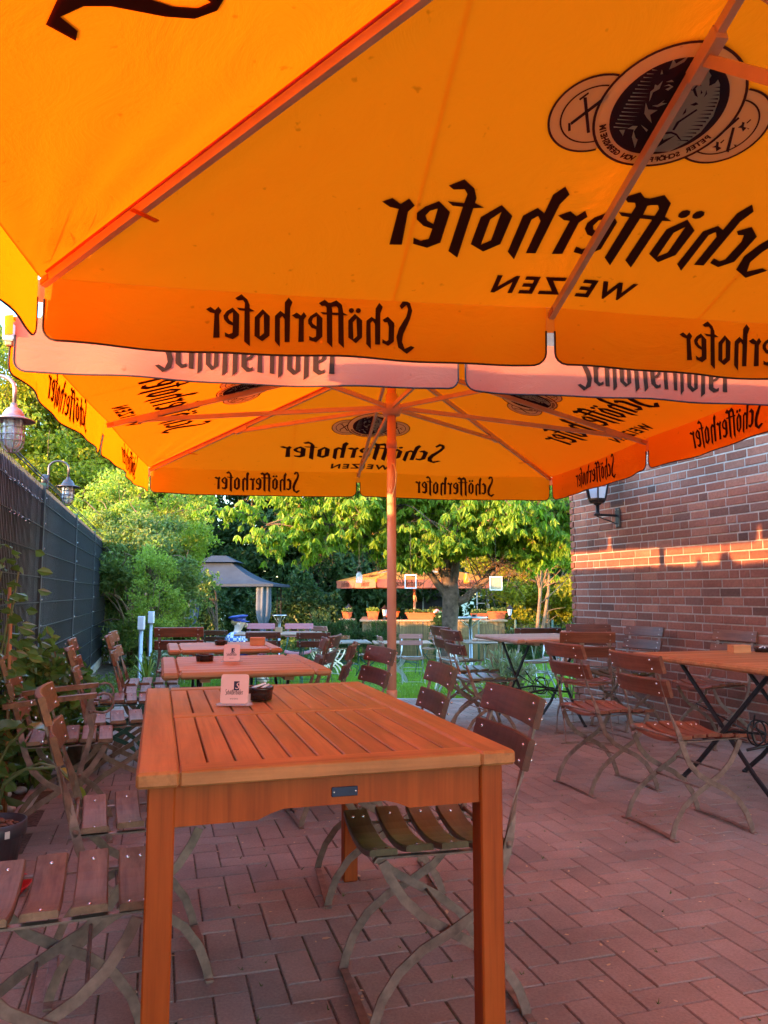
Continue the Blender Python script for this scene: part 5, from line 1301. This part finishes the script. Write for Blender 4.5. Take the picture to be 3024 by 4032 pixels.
# ================================================================ lamps
def ship_lamp(label, x, y, z, mat, rz=YAW, arm=True):
    """z = rim of the hood; the mounting plate sits .26 toward the fence"""
    root = thing('fence_lamp', label, 'lamp', (x, y, z), rz, 'caged lamps on the fence')
    b = MB(); b.lathe((0, 0, 0), [(.094, -.004), (.096, .0), (.075, .008), (.050, .016), (.046, .030), (.032, .052), (.014, .064), (.014, .080), (0, .080)], mat, 26); b.build('hood', root)
    b = MB(); b.lathe((0, 0, 0), [(.043, 0), (.043, -.085), (.036, -.115), (.018, -.135), (0, -.140)], 'glass', 20); b.build('glass', root)
    b = MB(); b.lathe((0, 0, 0), [(0, 0), (.014, 0), (.022, -.045), (.016, -.075), (0, -.08)], 'opal', 14); b.build('bulb', root)
    b = MB()
    for z_ in (-.035, -.070, -.098): b.tube([(.050 * math.cos(a), .050 * math.sin(a), z_) for a in [2 * PI * i / 20 for i in range(21)]], .0028, mat, 5)
    for k in range(4):
        a = k * PI / 4 + .3; b.tube([(r * math.cos(a), r * math.sin(a), q) for r, q in ((.050, 0), (.050, -.10), (.042, -.128), (.022, -.150), (0, -.155), (-.022, -.150), (-.042, -.128), (-.050, -.10), (-.050, 0))], .0028, mat, 5)
    b.build('cage', root)
    b = MB(); b.tube([(0, 0, .07), (0, 0, .15)] + [(-.075 + .075 * math.cos(a), 0, .15 + .06 * math.sin(a)) for a in (.4, .8, 1.2, 1.57, 2.0, 2.4, 2.8, 3.14)] + [(-.15, 0, .10), (-.15, 0, .05)], .0085, mat, 9)
    b.build('bracket_arm', root)
    b = MB(); b.lathe((-.175, 0, .045), [(0, .02), (.045, .02), (.05, .012), (.05, -.012), (.045, -.02), (0, -.02)], mat, 20, True, Matrix.Rotation(R(90), 3, 'Y')); b.box((-.155, 0, .03), (.02, .04, .11), mat, ch=.004); b.build('mounting_plate', root)
ship_lamp('copper grey caged lamp on a gooseneck, the nearer one at the left edge', -1.735, 3.5, 1.955, 'lamp_metal')
ship_lamp('dark caged lamp on a gooseneck above the fence, the farther one', -2.575, 6.15, 2.012, 'lamp_dark')
def wall_lantern():
    root = thing('wall_lantern', 'black six sided lantern with opal panes on the brick wall', 'lantern', (2.095, 7.43, 2.045), math.atan2(WN.y, WN.x))
    # local x points away from the wall; the wall is at x = -.25
    b = MB(); h = .30; r0, r1 = .085, .145
    for k in range(6):
        a = k * PI / 3; a2 = a + PI / 3
        b.bar((r0 * math.cos(a), r0 * math.sin(a), .02), (r1 * math.cos(a), r1 * math.sin(a), h), .014, .014, 'black_steel')
        b.bar((r1 * math.cos(a), r1 * math.sin(a), h), (r1 * math.cos(a2), r1 * math.sin(a2), h), .016, .018, 'black_steel')
        b.bar((r0 * math.cos(a), r0 * math.sin(a), .02), (r0 * math.cos(a2), r0 * math.sin(a2), .02), .016, .016, 'black_steel')
    b.lathe((0, 0, 0), [(0, -.035), (.03, -.035), (.045, -.02), (.075, -.012), (.092, .012), (0, .012)], 'black_steel', 6, False)
    b.lathe((0, 0, h), [(.165, 0), (.17, .012), (.12, .06), (.05, .10), (.02, .13), (0, .14)], 'black_steel', 6, False)
    b.build('lantern_frame', root)
    for k in range(6):
        a = k * PI / 3; a2 = a + PI / 3; q = .93
        b = MB(); b.add([(r0 * q * math.cos(a), r0 * q * math.sin(a), .025), (r0 * q * math.cos(a2), r0 * q * math.sin(a2), .025), (r1 * q * math.cos(a2), r1 * q * math.sin(a2), h), (r1 * q * math.cos(a), r1 * q * math.sin(a), h)], [(0, 1, 2, 3)], 'opal')
        pane = b.build('pane', root)
        am = a + PI / 6; cc = Vector((math.cos(am), math.sin(am), 0)); tt = Vector((-math.sin(am), math.cos(am), 0))
        b = MB()
        def put(s, size, mat, zz, sh=0):
            vs, fs = text2d(s, size, sh, 1.0, .0012)
            rr = (r0 + (r1 - r0) * zz / h) * math.cos(PI / 6) * q + .004
            b.add([cc * (rr + (r1 - r0) / h * y * .8) + tt * x + Vector((0, 0, zz + y)) for x, y in vs], fs, mat)
        put('nen', .045, 'ink_navy', .165, .2); put('KÖLSCH', .018, 'ink_red', .140)
        b.build('pane_print', pane)
    b = MB(); b.lathe((0, 0, -.035), [(0, 0), (.018, 0), (.018, -.075), (.024, -.08), (.024, -.10), (0, -.105)], 'black_steel', 12)
    b.bar((.04, 0, -.13), (-.225, 0, -.13), .022, .022, 'black_steel', ch=.003)
    b.bar((.01, 0, -.145), (-.225, 0, -.215), .010, .010, 'black_steel')
    b.build('bracket', root)
    b = MB(); b.box((-.236, 0, -.15), (.020, .075, .20), 'black_steel', ch=.008)
    for y, z in ((-.022, -.075), (.022, -.075), (-.02, -.225), (.02, -.225)): b.blob((-.224, y, z), (.004, .006, .006), 'rivet', 8, 4)
    b.build('wall_plate', root)
wall_lantern()
def bollard(label, x, y, h, g=0):
    root = thing('bollard_lamp', label, 'bollard lamp', (x, y, g), 0, 'steel bollard lamps')
    b = MB(); b.lathe((0, 0, 0), [(0, 0), (.055, 0), (.055, .008), (.027, .012), (.027, h - .17), (0, h - .17)], 'steel', 20); b.build('post', root)
    b = MB(); b.box((0, 0, h - .085), (.078, .07, .17), 'opal', ch=.006); b.build('lamp_head', root)
bollard('steel bollard lamp with a white head, the nearer of two by the light shrub', -3.09, 9.8, .86); bollard('steel bollard lamp with a white head, partly behind light green leaves', -3.36, 11.1, .89)

# ================================================================ painted figure
def figure():
    x, y = -2.10, 11.0; g = gz(x, y); root = thing('figure', 'painted seated figure in a blue cap and checked shirt with a moustache', 'statue', (x, y, g), R(-90)); root.scale = (1.15, 1.12, .95)
    # local: +y is where it faces; seat at .36
    def skin(name, pts, edges, rad, mat, sub=2):
        me = bpy.data.meshes.new(name); me.from_pydata(pts, edges, []); o = bpy.data.objects.new(name, me); C.objects.link(o)
        md = o.modifiers.new('s', 'SKIN'); md.use_smooth_shade = True; md.branch_smoothing = .6
        for i, r in enumerate(rad): me.skin_vertices[0].data[i].radius = (r, r) if not isinstance(r, tuple) else r
        me.skin_vertices[0].data[0].use_root = True
        o.modifiers.new('u', 'SUBSURF').levels = sub; o.modifiers['u'].render_levels = sub
        dg = bpy.context.evaluated_depsgraph_get(); m2 = bpy.data.meshes.new_from_object(o.evaluated_get(dg)); bpy.data.objects.remove(o)
        m2.materials.clear(); m2.materials.append(M[mat]); o2 = bpy.data.objects.new(name, m2); C.objects.link(o2); o2.parent = root; return o2
    P = [(0, 0, .42), (0, -.01, .56), (0, -.01, .70), (0, 0, .78), (0, .02, .84), (0, .035, .92), (0, .03, .985),
         (.15, -.01, .735), (.20, .02, .58), (.17, .17, .50), (.14, .24, .50), (-.15, -.01, .735), (-.20, .02, .58), (-.17, .17, .50), (-.14, .24, .50),
         (.09, .02, .40), (.10, .30, .40), (.10, .32, .10), (.10, .40, .04), (-.09, .02, .40), (-.10, .30, .40), (-.10, .32, .10), (-.10, .40, .04)]
    E = [(0, 1), (1, 2), (2, 3), (3, 4), (4, 5), (5, 6), (2, 7), (7, 8), (8, 9), (9, 10), (2, 11), (11, 12), (12, 13), (13, 14), (0, 15), (15, 16), (16, 17), (17, 18), (0, 19), (19, 20), (20, 21), (21, 22)]
    rad = [.14, .15, .13, .05, .052, .085, .07, .065, .052, .038, .030, .065, .052, .038, .030, .085, .065, .05, .035, .085, .065, .05, .035]
    skin('body', P, E, rad, 'skin')
    # head details
    b = MB(); b.blob((0, .112, .895), (.020, .028, .022), 'skin', 10, 8)
    for s in (-1, 1): b.blob((s * .075, .03, .905), (.012, .022, .026), 'skin', 8, 6)
    b.build('nose_and_ears', root)['label'] = 'nose and two ears'
    b = MB()
    for s in (-1, 1):
        b.blob((s * .028, .105, .925), (.010, .006, .007), 'white_paint', 8, 6); b.blob((s * .028, .111, .925), (.004, .003, .004), 'cap_blue', 6, 4)
    b.build('eyes', root)
    b = MB()
    for s in (-1, 1): b.tube([(0, .118, .872), (s * .02, .122, .870), (s * .045, .110, .858), (s * .062, .095, .868)], .011, 'hair', 7, [1, 1.1, .8, .3])
    b.build('moustache', root)
    b = MB(); b.blob((0, .005, .935), (.082, .085, .065), 'hair', 14, 10); b.build('hair', root)
    b = MB(); b.lathe((0, .02, .955), [(.086, -.01), (.090, .02), (.088, .03)], 'cap_blue', 22)
    b.lathe((0, .015, .985), [(.088, 0), (.125, .022), (.122, .036), (.07, .048), (0, .050)], 'cap_blue', 22, True, Matrix.Rotation(R(8), 3, 'X'))
    b.add([(.085 * math.sin(a), .02 + .085 * math.cos(a), .955) for a in [-1.2 + .3 * i for i in range(9)]] + [(.098 * math.sin(a), .03 + .135 * math.cos(a), .935) for a in [-1.2 + .3 * i for i in range(9)]], [(i, i + 1, i + 10, i + 9) for i in range(8)], 'cap_blue', True)
    b.build('cap', root)
    P = [(0, 0, .44), (0, -.01, .56), (0, -.01, .70), (0, .0, .765), (.155, -.01, .735), (.205, .02, .59), (-.155, -.01, .735), (-.205, .02, .59)]
    skin('shirt', P, [(0, 1), (1, 2), (2, 3), (2, 4), (4, 5), (2, 6), (6, 7)], [.18, .21, .185, .08, .10, .085, .10, .085], 'check')
    P = [(0, 0, .41), (.09, .03, .41), (.10, .30, .405), (.10, .32, .14), (-.09, .03, .41), (-.10, .30, .405), (-.10, .32, .14)]
    skin('trousers', P, [(0, 1), (1, 2), (2, 3), (0, 4), (4, 5), (5, 6)], [.15, .10, .078, .062, .10, .078, .062], 'trouser')
    t2 = thing('stool', 'white block seat under the figure in the blue cap', 'stool', (x, y, g)); b = MB(); b.box((-.03, 0, .14), (.30, .34, .28), 'white_paint', ch=.02); b.build('seat_block', t2)
figure()

# ================================================================ gazebo
def gazebo():
    cx, cy, g = -4.85, 22.6, -.73; root = thing('gazebo', 'grey cloth gazebo with a two tier roof behind the shrub', 'gazebo', (cx, cy, g))
    H = 2.12; hw = 1.6; ev = 1.85
    for sx in (-1, 1):
        for sy in (-1, 1):
            b = MB(); 
            for dx, dy in ((0, 0), (.12 * -sx, 0), (0, .12 * -sy)): b.box((sx * hw + dx, sy * hw + dy, H / 2), (.03, .03, H), 'black_steel')
            for z in (.5, 1.0, 1.5): b.box((sx * (hw - .06), sy * hw, z), (.09, .02, .02), 'black_steel')
            b.build('post', root)
    b = MB(); n = 14; V = []; F = []
    for k in range(4):
        a = k * PI / 2; c, s = math.cos(a), math.sin(a); o = len(V)
        for j in range(n + 1):
            q = j / n; w = ev * (1 - q) + .42 * q; z = H + .02 + .62 * q - .14 * math.sin(PI * q) - .0
            for i in range(9):
                u = -1 + 2 * i / 8; p = (u * w, -w * (1 - 0.02 * (1 - u * u)), z - .04 * (1 - u * u) * (1 - q)); V.append((p[0] * c - p[1] * s, p[0] * s + p[1] * c, p[2]))
        F += [(o + j * 9 + i, o + j * 9 + i + 1, o + (j + 1) * 9 + i + 1, o + (j + 1) * 9 + i) for j in range(n) for i in range(8)]
    b.add(V, F, 'grey_cloth', True); b.build('roof', root)
    b = MB(); V = []; F = []
    for k in range(4):
        a = k * PI / 2; c, s = math.cos(a), math.sin(a); o = len(V)
        for (w, z) in ((.60, H + .66), (.35, H + .78), (.20, H + .86)):
            for u in (-1, 1): V.append((u * w * c + w * s, u * w * s - w * c, z))
        F += [(o, o + 1, o + 3, o + 2), (o + 2, o + 3, o + 5, o + 4)]
    o = len(V); V += [(-.2, -.2, H + .861), (.2, -.2, H + .861), (.2, .2, H + .861), (-.2, .2, H + .861)]; F.append((o, o + 1, o + 2, o + 3))
    b.add(V, F, 'grey_cloth'); b.build('top_roof', root)
    b = MB()
    for k in range(4):
        a = k * PI / 2; c, s = math.cos(a), math.sin(a)
        p = [(-ev, -ev + .01), (ev, -ev + .01)]; q = [(x * c - y * s, x * s + y * c) for x, y in p]; b.bar((*q[0], H - .02), (*q[1], H - .02), .012, .07, 'grey_cloth')
    b.build('eaves', root)
    def curtain(x, y, lab):
        b = MB(); V = []; F = []; nz = 20; nu = 40
        for j in range(nz + 1):
            q = j / nz; z = H - .06 - q * 1.95; w = .32 * (1 - .66 * math.exp(-((q - .62) / .16) ** 2)) * (1 + .15 * q)
            for i in range(nu):
                a = 2 * PI * i / nu; rr = 1 + .34 * math.sin(a * 7 + q * 1.5); V.append((x + w * .5 * math.cos(a) * rr, y + w * .32 * math.sin(a) * rr, z))
        for j in range(nz):
            for i in range(nu): F.append((j * nu + i, j * nu + (i + 1) % nu, (j + 1) * nu + (i + 1) % nu, (j + 1) * nu + i))
        b.add(V, F, 'curtain', True); o = b.build('curtain', root); o['label'] = lab
    curtain(-.42, -hw - .02, 'grey tied curtain, left'); curtain(hw - .05, -hw - .02, 'grey tied curtain, right, touched by sunlight')
    curtain(-hw, -hw, 'grey tied curtain behind the shrub')
gazebo()
# ================================================================ bar
def bar():
    x0, x1, y0, g = -.62, 3.45, 22.0, -.73; H = 1.12
    root = thing('bar_counter', 'garden bar with reed matting front and board counter at the end of the lawn', 'bar', (x0, y0, g))
    W = x1 - x0
    b = MB(); n = 330
    for k in range(n):
        x = W * (k + .5) / n; b.bar((x, rnd.uniform(-.004, .004), .01), (x + rnd.uniform(-.01, .01), rnd.uniform(-.004, .004), H - .05), W / n * .95, .009, 'bamboo', (0, 1, 0))
    for z in (.25, .6, .95): b.tube([(0, -.008, z), (W, -.008, z)], .004, 'bamboo', 4)
    b.build('reed_front', root)
    b = MB()
    for k in range(150):
        y = 3.3 * (k + .5) / 150
        for xx in (.01, W - .01): b.bar((xx, y, .01), (xx, y, H - .05), .020, .009, 'bamboo', (0, 1, 0))
    b.build('reed_sides', root)
    b = MB(); b.box((W / 2, .14, H - .02), (W + .16, .40, .045), 'counter', ch=.006)
    for xx in (.10, W - .10): b.box((xx, 1.75, H - .021), (.36, 2.75, .045), 'counter', ch=.006)
    b.build('counter_top', root)
    b = MB(); b.box((W / 2, .05, H / 2 - .05), (W - .1, .04, H - .12), 'old_wood'); b.build('back_board', root)
    # separate pillar at the left
    p = thing('reed_pillar', 'short reed clad pillar left of the bar counter', 'pillar', (-1.08, 22.6, g)); b = MB()
    for k in range(26): b.bar((-.19 + .0146 * k, -.17, 0), (-.19 + .0146 * k, -.17, H - .02), .0135, .01, 'bamboo', (0, 1, 0)); b.bar((.19, -.17 + .0135 * k, 0), (.19, -.17 + .0135 * k, H - .02), .0135, .01, 'bamboo', (1, 0, 0))
    b.build('reed_cladding', p); b = MB(); b.box((0, 0, H / 2), (.34, .32, H - .06), 'old_wood'); b.build('core', p); b = MB(); b.box((0, 0, H), (.46, .42, .04), 'counter', ch=.005); b.build('cap_board', p)
    top = g + H + .003
    def planter(label, x, y, z, w, h=.20, d=.18, fl='leaf_bush', n=160):
        r = thing('flower_box', label, 'flower box', (x, y, z), 0, 'orange flower boxes on the bar'); b = MB(); q = .80
        for s in (-1, 1):
            b.add([(-w / 2 * q, s * d / 2 * q, 0), (w / 2 * q, s * d / 2 * q, 0), (w / 2, s * d / 2, h), (-w / 2, s * d / 2, h)], [(0, 1, 2, 3)], 'terracotta')
            b.add([(s * w / 2 * q, -d / 2 * q, 0), (s * w / 2 * q, d / 2 * q, 0), (s * w / 2, d / 2, h), (s * w / 2, -d / 2, h)], [(0, 1, 2, 3)], 'terracotta')
            b.box((0, s * d / 2, h), (w + .03, .02, .03), 'terracotta'); b.box((s * w / 2, 0, h), (.02, d, .028), 'terracotta')
        b.add([(-w / 2 * q, -d / 2 * q, .002), (w / 2 * q, -d / 2 * q, .002), (w / 2 * q, d / 2 * q, .002), (-w / 2 * q, d / 2 * q, .002)], [(0, 1, 2, 3)], 'terracotta')
        b.add([(-w / 2 * .97, -d / 2 * .97, h - .03), (w / 2 * .97, -d / 2 * .97, h - .03), (w / 2 * .97, d / 2 * .97, h - .03), (-w / 2 * .97, d / 2 * .97, h - .03)], [(0, 1, 2, 3)], 'soil')
        b.build('box', r); P = NR.uniform(-.5, .5, (n, 3)) * np.array([w * .95, d * .9, .10]) + np.array([0, 0, h + .04]); D = unit(n); D[:, 2] = abs(D[:, 2]); leaves('plants', P, D, .07, .05, fl, r, .25, 'leaf')
    planter('square orange planter on the reed pillar', -1.08, 22.6, top + .02, .28, .18, .22, 'leaf_bush')
    planter('square orange planter with yellow green flowers at the bar corner', -.32, 22.2, top, .33, .22, .22, 'leaf_light', 260)
    planter('long orange flower box left of the pole on the bar', .22, 24.7, top, .55, .17, .18)
    planter('longest orange flower box, right of the salmon pole', 1.05, 22.2, top, .85, .18, .18, 'leaf_bush', 260)
    planter('orange flower box on the far counter behind the parrot', 1.85, 24.8, top, .75, .20, .18)
    planter('orange flower box right of the cherry trunk', 2.75, 22.25, top, .45, .17, .18); planter('large orange flower box near the right end of the bar', 3.35, 22.9, top, .55, .20, .18)
    def lantern(label, x, y, z):
        r = thing('lantern', label, 'lantern', (x, y, z), 0, 'small black lanterns on the bar'); b = MB(); b.lathe((0, 0, 0), [(0, 0), (.07, 0), (.07, .02), (.03, .05), (.03, .09), (.05, .11)], 'black_steel', 10)
        for k in range(4): a = k * PI / 2; b.bar((.05 * math.cos(a), .05 * math.sin(a), .11), (.08 * math.cos(a), .08 * math.sin(a), .30), .01, .01, 'black_steel')
        b.lathe((0, 0, .30), [(.12, 0), (.06, .06), (.015, .11), (0, .14)], 'black_steel', 10); b.build('lantern_frame', r)
        b = MB(); b.lathe((0, 0, .11), [(.045, 0), (.07, .18)], 'opal', 8); b.build('glass', r)
    lantern('black lantern beside the yellow flowered planter', .02, 22.15, top); lantern('black lantern at the right end of the bar', 3.70, 22.6, top); lantern('black lantern behind the pillar planter', -1.05, 22.9, top + .02)
    r = thing('parrot', 'green parrot ornament with a pink head on the bar counter', 'ornament', (1.62, 22.1, top)); b = MB()
    b.blob((0, 0, .12), (.11, .08, .15), 'green_paint', 14, 10, 0, Matrix.Rotation(R(-35), 3, 'Y')); b.bar((.08, 0, .09), (.26, 0, -.02), .07, .03, 'green_paint', ch=.01); b.build('body', r)
    b = MB(); b.blob((-.10, 0, .24), (.075, .065, .07), 'pink_paint', 12, 8); b.build('head', r); b = MB(); b.blob((-.17, 0, .22), (.028, .02, .035), 'white_paint', 8, 6); b.build('beak', r)
M['green_paint'] = m_simple('green_paint', (0.25, 0.42, 0.20), .5, var=.4, scale=20); M['pink_paint'] = m_simple('pink_paint', (0.6, 0.22, 0.22), .5)
bar()
def high_table(label, x, y, h, r, c2=False):
    g = gz(x, y); t = thing('standing_table', label, 'standing table', (x, y, g), 0, 'round standing tables'); b = MB(); b.lathe((0, 0, h - .03), [(0, 0), (r, 0), (r, .025), (0, .028)], 'steel', 28); b.build('tabletop', t)
    b = MB(); b.lathe((0, 0, 0), [(0, 0), (r * .6, 0), (r * .55, .02), (.035, .04), (.03, h - .03), (0, h - .03)], 'steel', 18)
    for k in range(4): a = k * PI / 2 + .5; b.tube([(.05 * math.cos(a), .05 * math.sin(a), h - .20), (r * .6 * math.cos(a), r * .6 * math.sin(a), h - .10), (r * .8 * math.cos(a), r * .8 * math.sin(a), h - .03)], .008, 'steel', 6)
    b.build('column', t)
high_table('round steel standing table right of the cherry trunk', 1.80, 16.0, 1.28, .36); high_table('small round steel standing table beside the gazebo curtain', -2.72, 20.0, 1.33, .20)
high_table('round steel standing table left of the pink chairs, mostly hidden', -4.35, 15.2, .95, .30)
ashtray('dark ashtray on the round standing table near the cherry trunk', 1.88, 16.0, gz(1.8, 16) + 1.279, .06, .045)
# ================================================================ shed, gate, ladder, wire fence
def shed():
    root = thing('garden_shed', 'black boarded shed with a corrugated roof and pale trimmed door', 'shed', (-1.15, 31.5, -.75)); W = 3.9; H = 1.75
    b = MB(); n = 16; gw = 1.15
    for k in range(n): b.box((gw + (W - gw) / 2 + .02, .02 * (k % 2), H * (k + .5) / n), (W - gw, .05, H / n * .92), 'shed')
    for k in range(n + 6):
        z = H * (k + .5) / n; w = gw if z < H else gw * (1 - (z - H) / .85)
        if w > .05: b.box((gw / 2, -.06, z), (w, .05, H / n * .92), 'shed')
    b.box((W / 2, 1.2, H / 2), (W - .1, 2.2, H - .05), 'shed'); b.build('board_walls', root)
    b = MB(); b.box((.55, -.10, .82), (.62, .03, 1.62), 'shed'); dr = b.build('door', root)
    b = MB(); b.box((.22, -.115, .82), (.05, .05, 1.66), 'shed_trim'); b.box((.88, -.115, .82), (.05, .05, 1.66), 'shed_trim'); b.box((.55, -.115, 1.67), (.71, .052, .05), 'shed_trim'); b.build('door_frame', dr)
    b = MB(); b.box((.45, -.10, 1.95), (.10, .02, .14), 'shed_trim'); b.box((.63, -.10, 1.95), (.10, .02, .14), 'shed_trim'); b.build('vent_window', root)
    b = MB()
    for x in (.02, W - .02, 2.75): b.box((x, -.05, H / 2), (.06, .08, H), 'shed_trim')
    b.build('corner_trim', root)
    b = MB(); nn = 90; V = []
    for j in range(2):
        for i in range(nn + 1): V.append((1.0 + (W - .9) * i / nn, -.25 + j * 2.2, H + .02 + j * .75 + .02 * math.sin(i * 1.57)))
    b.add(V, [(i, i + 1, nn + 2 + i, nn + 1 + i) for i in range(nn)], 'sheet', True)
    b.build('roof', root)
    b = MB()
    for x in (1.75, 2.45, 3.2):
        b.tube([(x + .05 * math.sin(z * 5), -.06, z) for z in (.3, .5, .7, .9, 1.1, 1.3)], .014, 'steel', 5); b.tube([(x + .12 + .05 * math.sin(z * 5), -.06, z) for z in (.3, .5, .7, .9, 1.1, 1.3)], .014, 'steel', 5)
    b.build('curved_ornament', root)
shed()
def gate():
    root = thing('plank_gate', 'grey weathered plank gate left of the black shed', 'gate', (-2.75, 30.0, -.75)); b = MB()
    for k in range(13): b.box((.06 + k * .115, 0, .98 + .14 * math.sin(k * .24)), (.095, .022, 1.95 + .28 * math.sin(k * .24)), 'old_wood')
    b.build('planks', root); b = MB(); b.box((.75, -.025, .55), (1.5, .03, .10), 'old_wood'); b.box((.75, -.025, 1.55), (1.5, .03, .10), 'old_wood'); b.bar((.05, -.04, .6), (1.45, -.04, 1.5), .09, .02, 'old_wood', (0, 1, 0)); b.build('rails', root)
gate()
def ladder():
    root = thing('ladder', 'aluminium ladder leaning upright right of the bar parasol pole', 'ladder', (3.30, 27.0, -.75), 0)
    for s in (0, .42): b = MB(); b.bar((s, 0, 0), (s, .35, 2.25), .03, .07, 'alu'); b.build('rail', root)
    for k in range(8): b = MB(); z = .2 + k * .27; b.bar((.015, .35 * z / 2.25, z), (.405, .35 * z / 2.25, z), .03, .03, 'alu'); b.build('rung', root)
    b = MB()
    for s in (.05, .40): b.bar((s, .9, 0), (s, .36, 2.2), .025, .04, 'alu')
    b.build('rear_legs', root)
ladder()
def wire_fence():
    root = thing('wire_fence', 'thin wire fence on dark green posts at the edge of the wood', 'fence', (0, 0, -.73)); y = 21.2; xs = [2.6 + 1.02 * k for k in range(8)]
    for x in xs: b = MB(); b.lathe((x, y, 0), [(0, 0), (.028, 0), (.028, 1.15), (0, 1.16)], 'post_green', 8); b.build('post', root)
    b = MB()
    for k in range(90): x = xs[0] + (xs[-1] - xs[0]) * k / 90; b.bar((x, y, .05), (x + .3, y, 1.05), .0035, .0035, 'wire_grey'); b.bar((x + .3, y + .004, .05), (x, y + .004, 1.05), .0035, .0035, 'wire_grey')
    b.build('wire_netting', root)
M['post_green'] = m_simple('green_post', (0.05, 0.09, 0.06), .6)
wire_fence()
def brush():
    root = thing('dead_brush', 'heap of sunlit dead branches behind the wire fence', 'brushwood', (6.0, 23.2, -.73)); b = MB()
    for k in range(120):
        a = Vector((rnd.uniform(-1.9, 1.9), rnd.uniform(-.4, .4), rnd.uniform(0, .35))); b.tube(curve_pts(a, a + Vector((rnd.uniform(-.7, .7), rnd.uniform(-.3, .3), rnd.uniform(.1, 1.0))), 5, .15), rnd.uniform(.006, .014), 'twig', 5, [1, .9, .8, .6, .4, .2])
    b.build('branches', root)
    for k, (x, lb) in enumerate(((4.55, 'leaning pale trunk behind the wire fence'), (7.35, 'sunlit bare trunk beside the wall corner'))):
        r = thing('bare_trunk', lb, 'trunk', (x, 22.5, -.73)); b = MB(); b.tube([(0, 0, 0), (.10, 0, .9), (.30, .1, 1.9), (.36, .1, 3.0)], .055, 'twig', 9, [1.2, .9, .7, .5])
        for q in range(5): s = Vector((.10 + .04 * q, 0, .9 + .4 * q)); b.tube(curve_pts(s, s + Vector((rnd.uniform(-.9, .9), 0, rnd.uniform(.1, .7))), 4, .15), .018, 'twig', 5, [1, .8, .6, .4, .2])
        b.build('stem', r)
brush()
# jars and signs hanging in the cherry tree
def jar(label, x, y, z, mat, top):
    r = thing('hanging_jar', label, 'jar', (x, y, z), 0, 'jars hanging in the cherry tree'); b = MB(); b.lathe((0, 0, 0), [(0, 0), (.05, 0), (.055, .02), (.055, .13), (.038, .16), (.038, .18)], mat, 16); b.build('jar_glass', r)
    b = MB(); b.lathe((0, 0, .175), [(.042, 0), (.042, .022), (0, .024)], 'lamp_dark', 14); b.tube([(-.042, 0, .19), (-.03, 0, .26), (0, 0, .30), (0, 0, top), (0, 0, .30), (.03, 0, .26), (.042, 0, .19)], .003, 'lamp_dark', 4); b.build('lid_and_wire', r)
jar('amber jar hanging in front of the bar parasol', 1.45, 13.4, 1.32, 'amber', .9); jar('clear jar hanging at the left corner of the bar parasol', -.43, 13.2, 1.33, 'glass', .8)
def wframe(label, x, y, z, w, h, fill=None):
    r = thing('hanging_sign', label, 'sign', (x, y, z), 0, 'white frames hanging in the cherry tree'); b = MB(); t = .018
    for s in (-1, 1): b.box((s * (w / 2 - t / 2), 0, h / 2), (t, .02, h), 'white_paint'); b.box((0, 0, h / 2 + s * (h / 2 - t / 2)), (w - 2 * t, .019, t), 'white_paint')
    b.tube([(0, 0, h), (0, 0, h + .9)], .003, 'lamp_dark', 4); b.build('frame_sides', r)
    if fill: b = MB(); b.box((0, .004, h / 2), (w - 2 * t, .006, h - 2 * t), fill); b.build('panel', r)
wframe('white picture frame hanging in front of the bar parasol', .45, 13.0, 1.23, .20, .24)
wframe('pale board hanging at the right end of the bar parasol', 1.93, 13.2, 1.20, .22, .24, 'sign_cream')
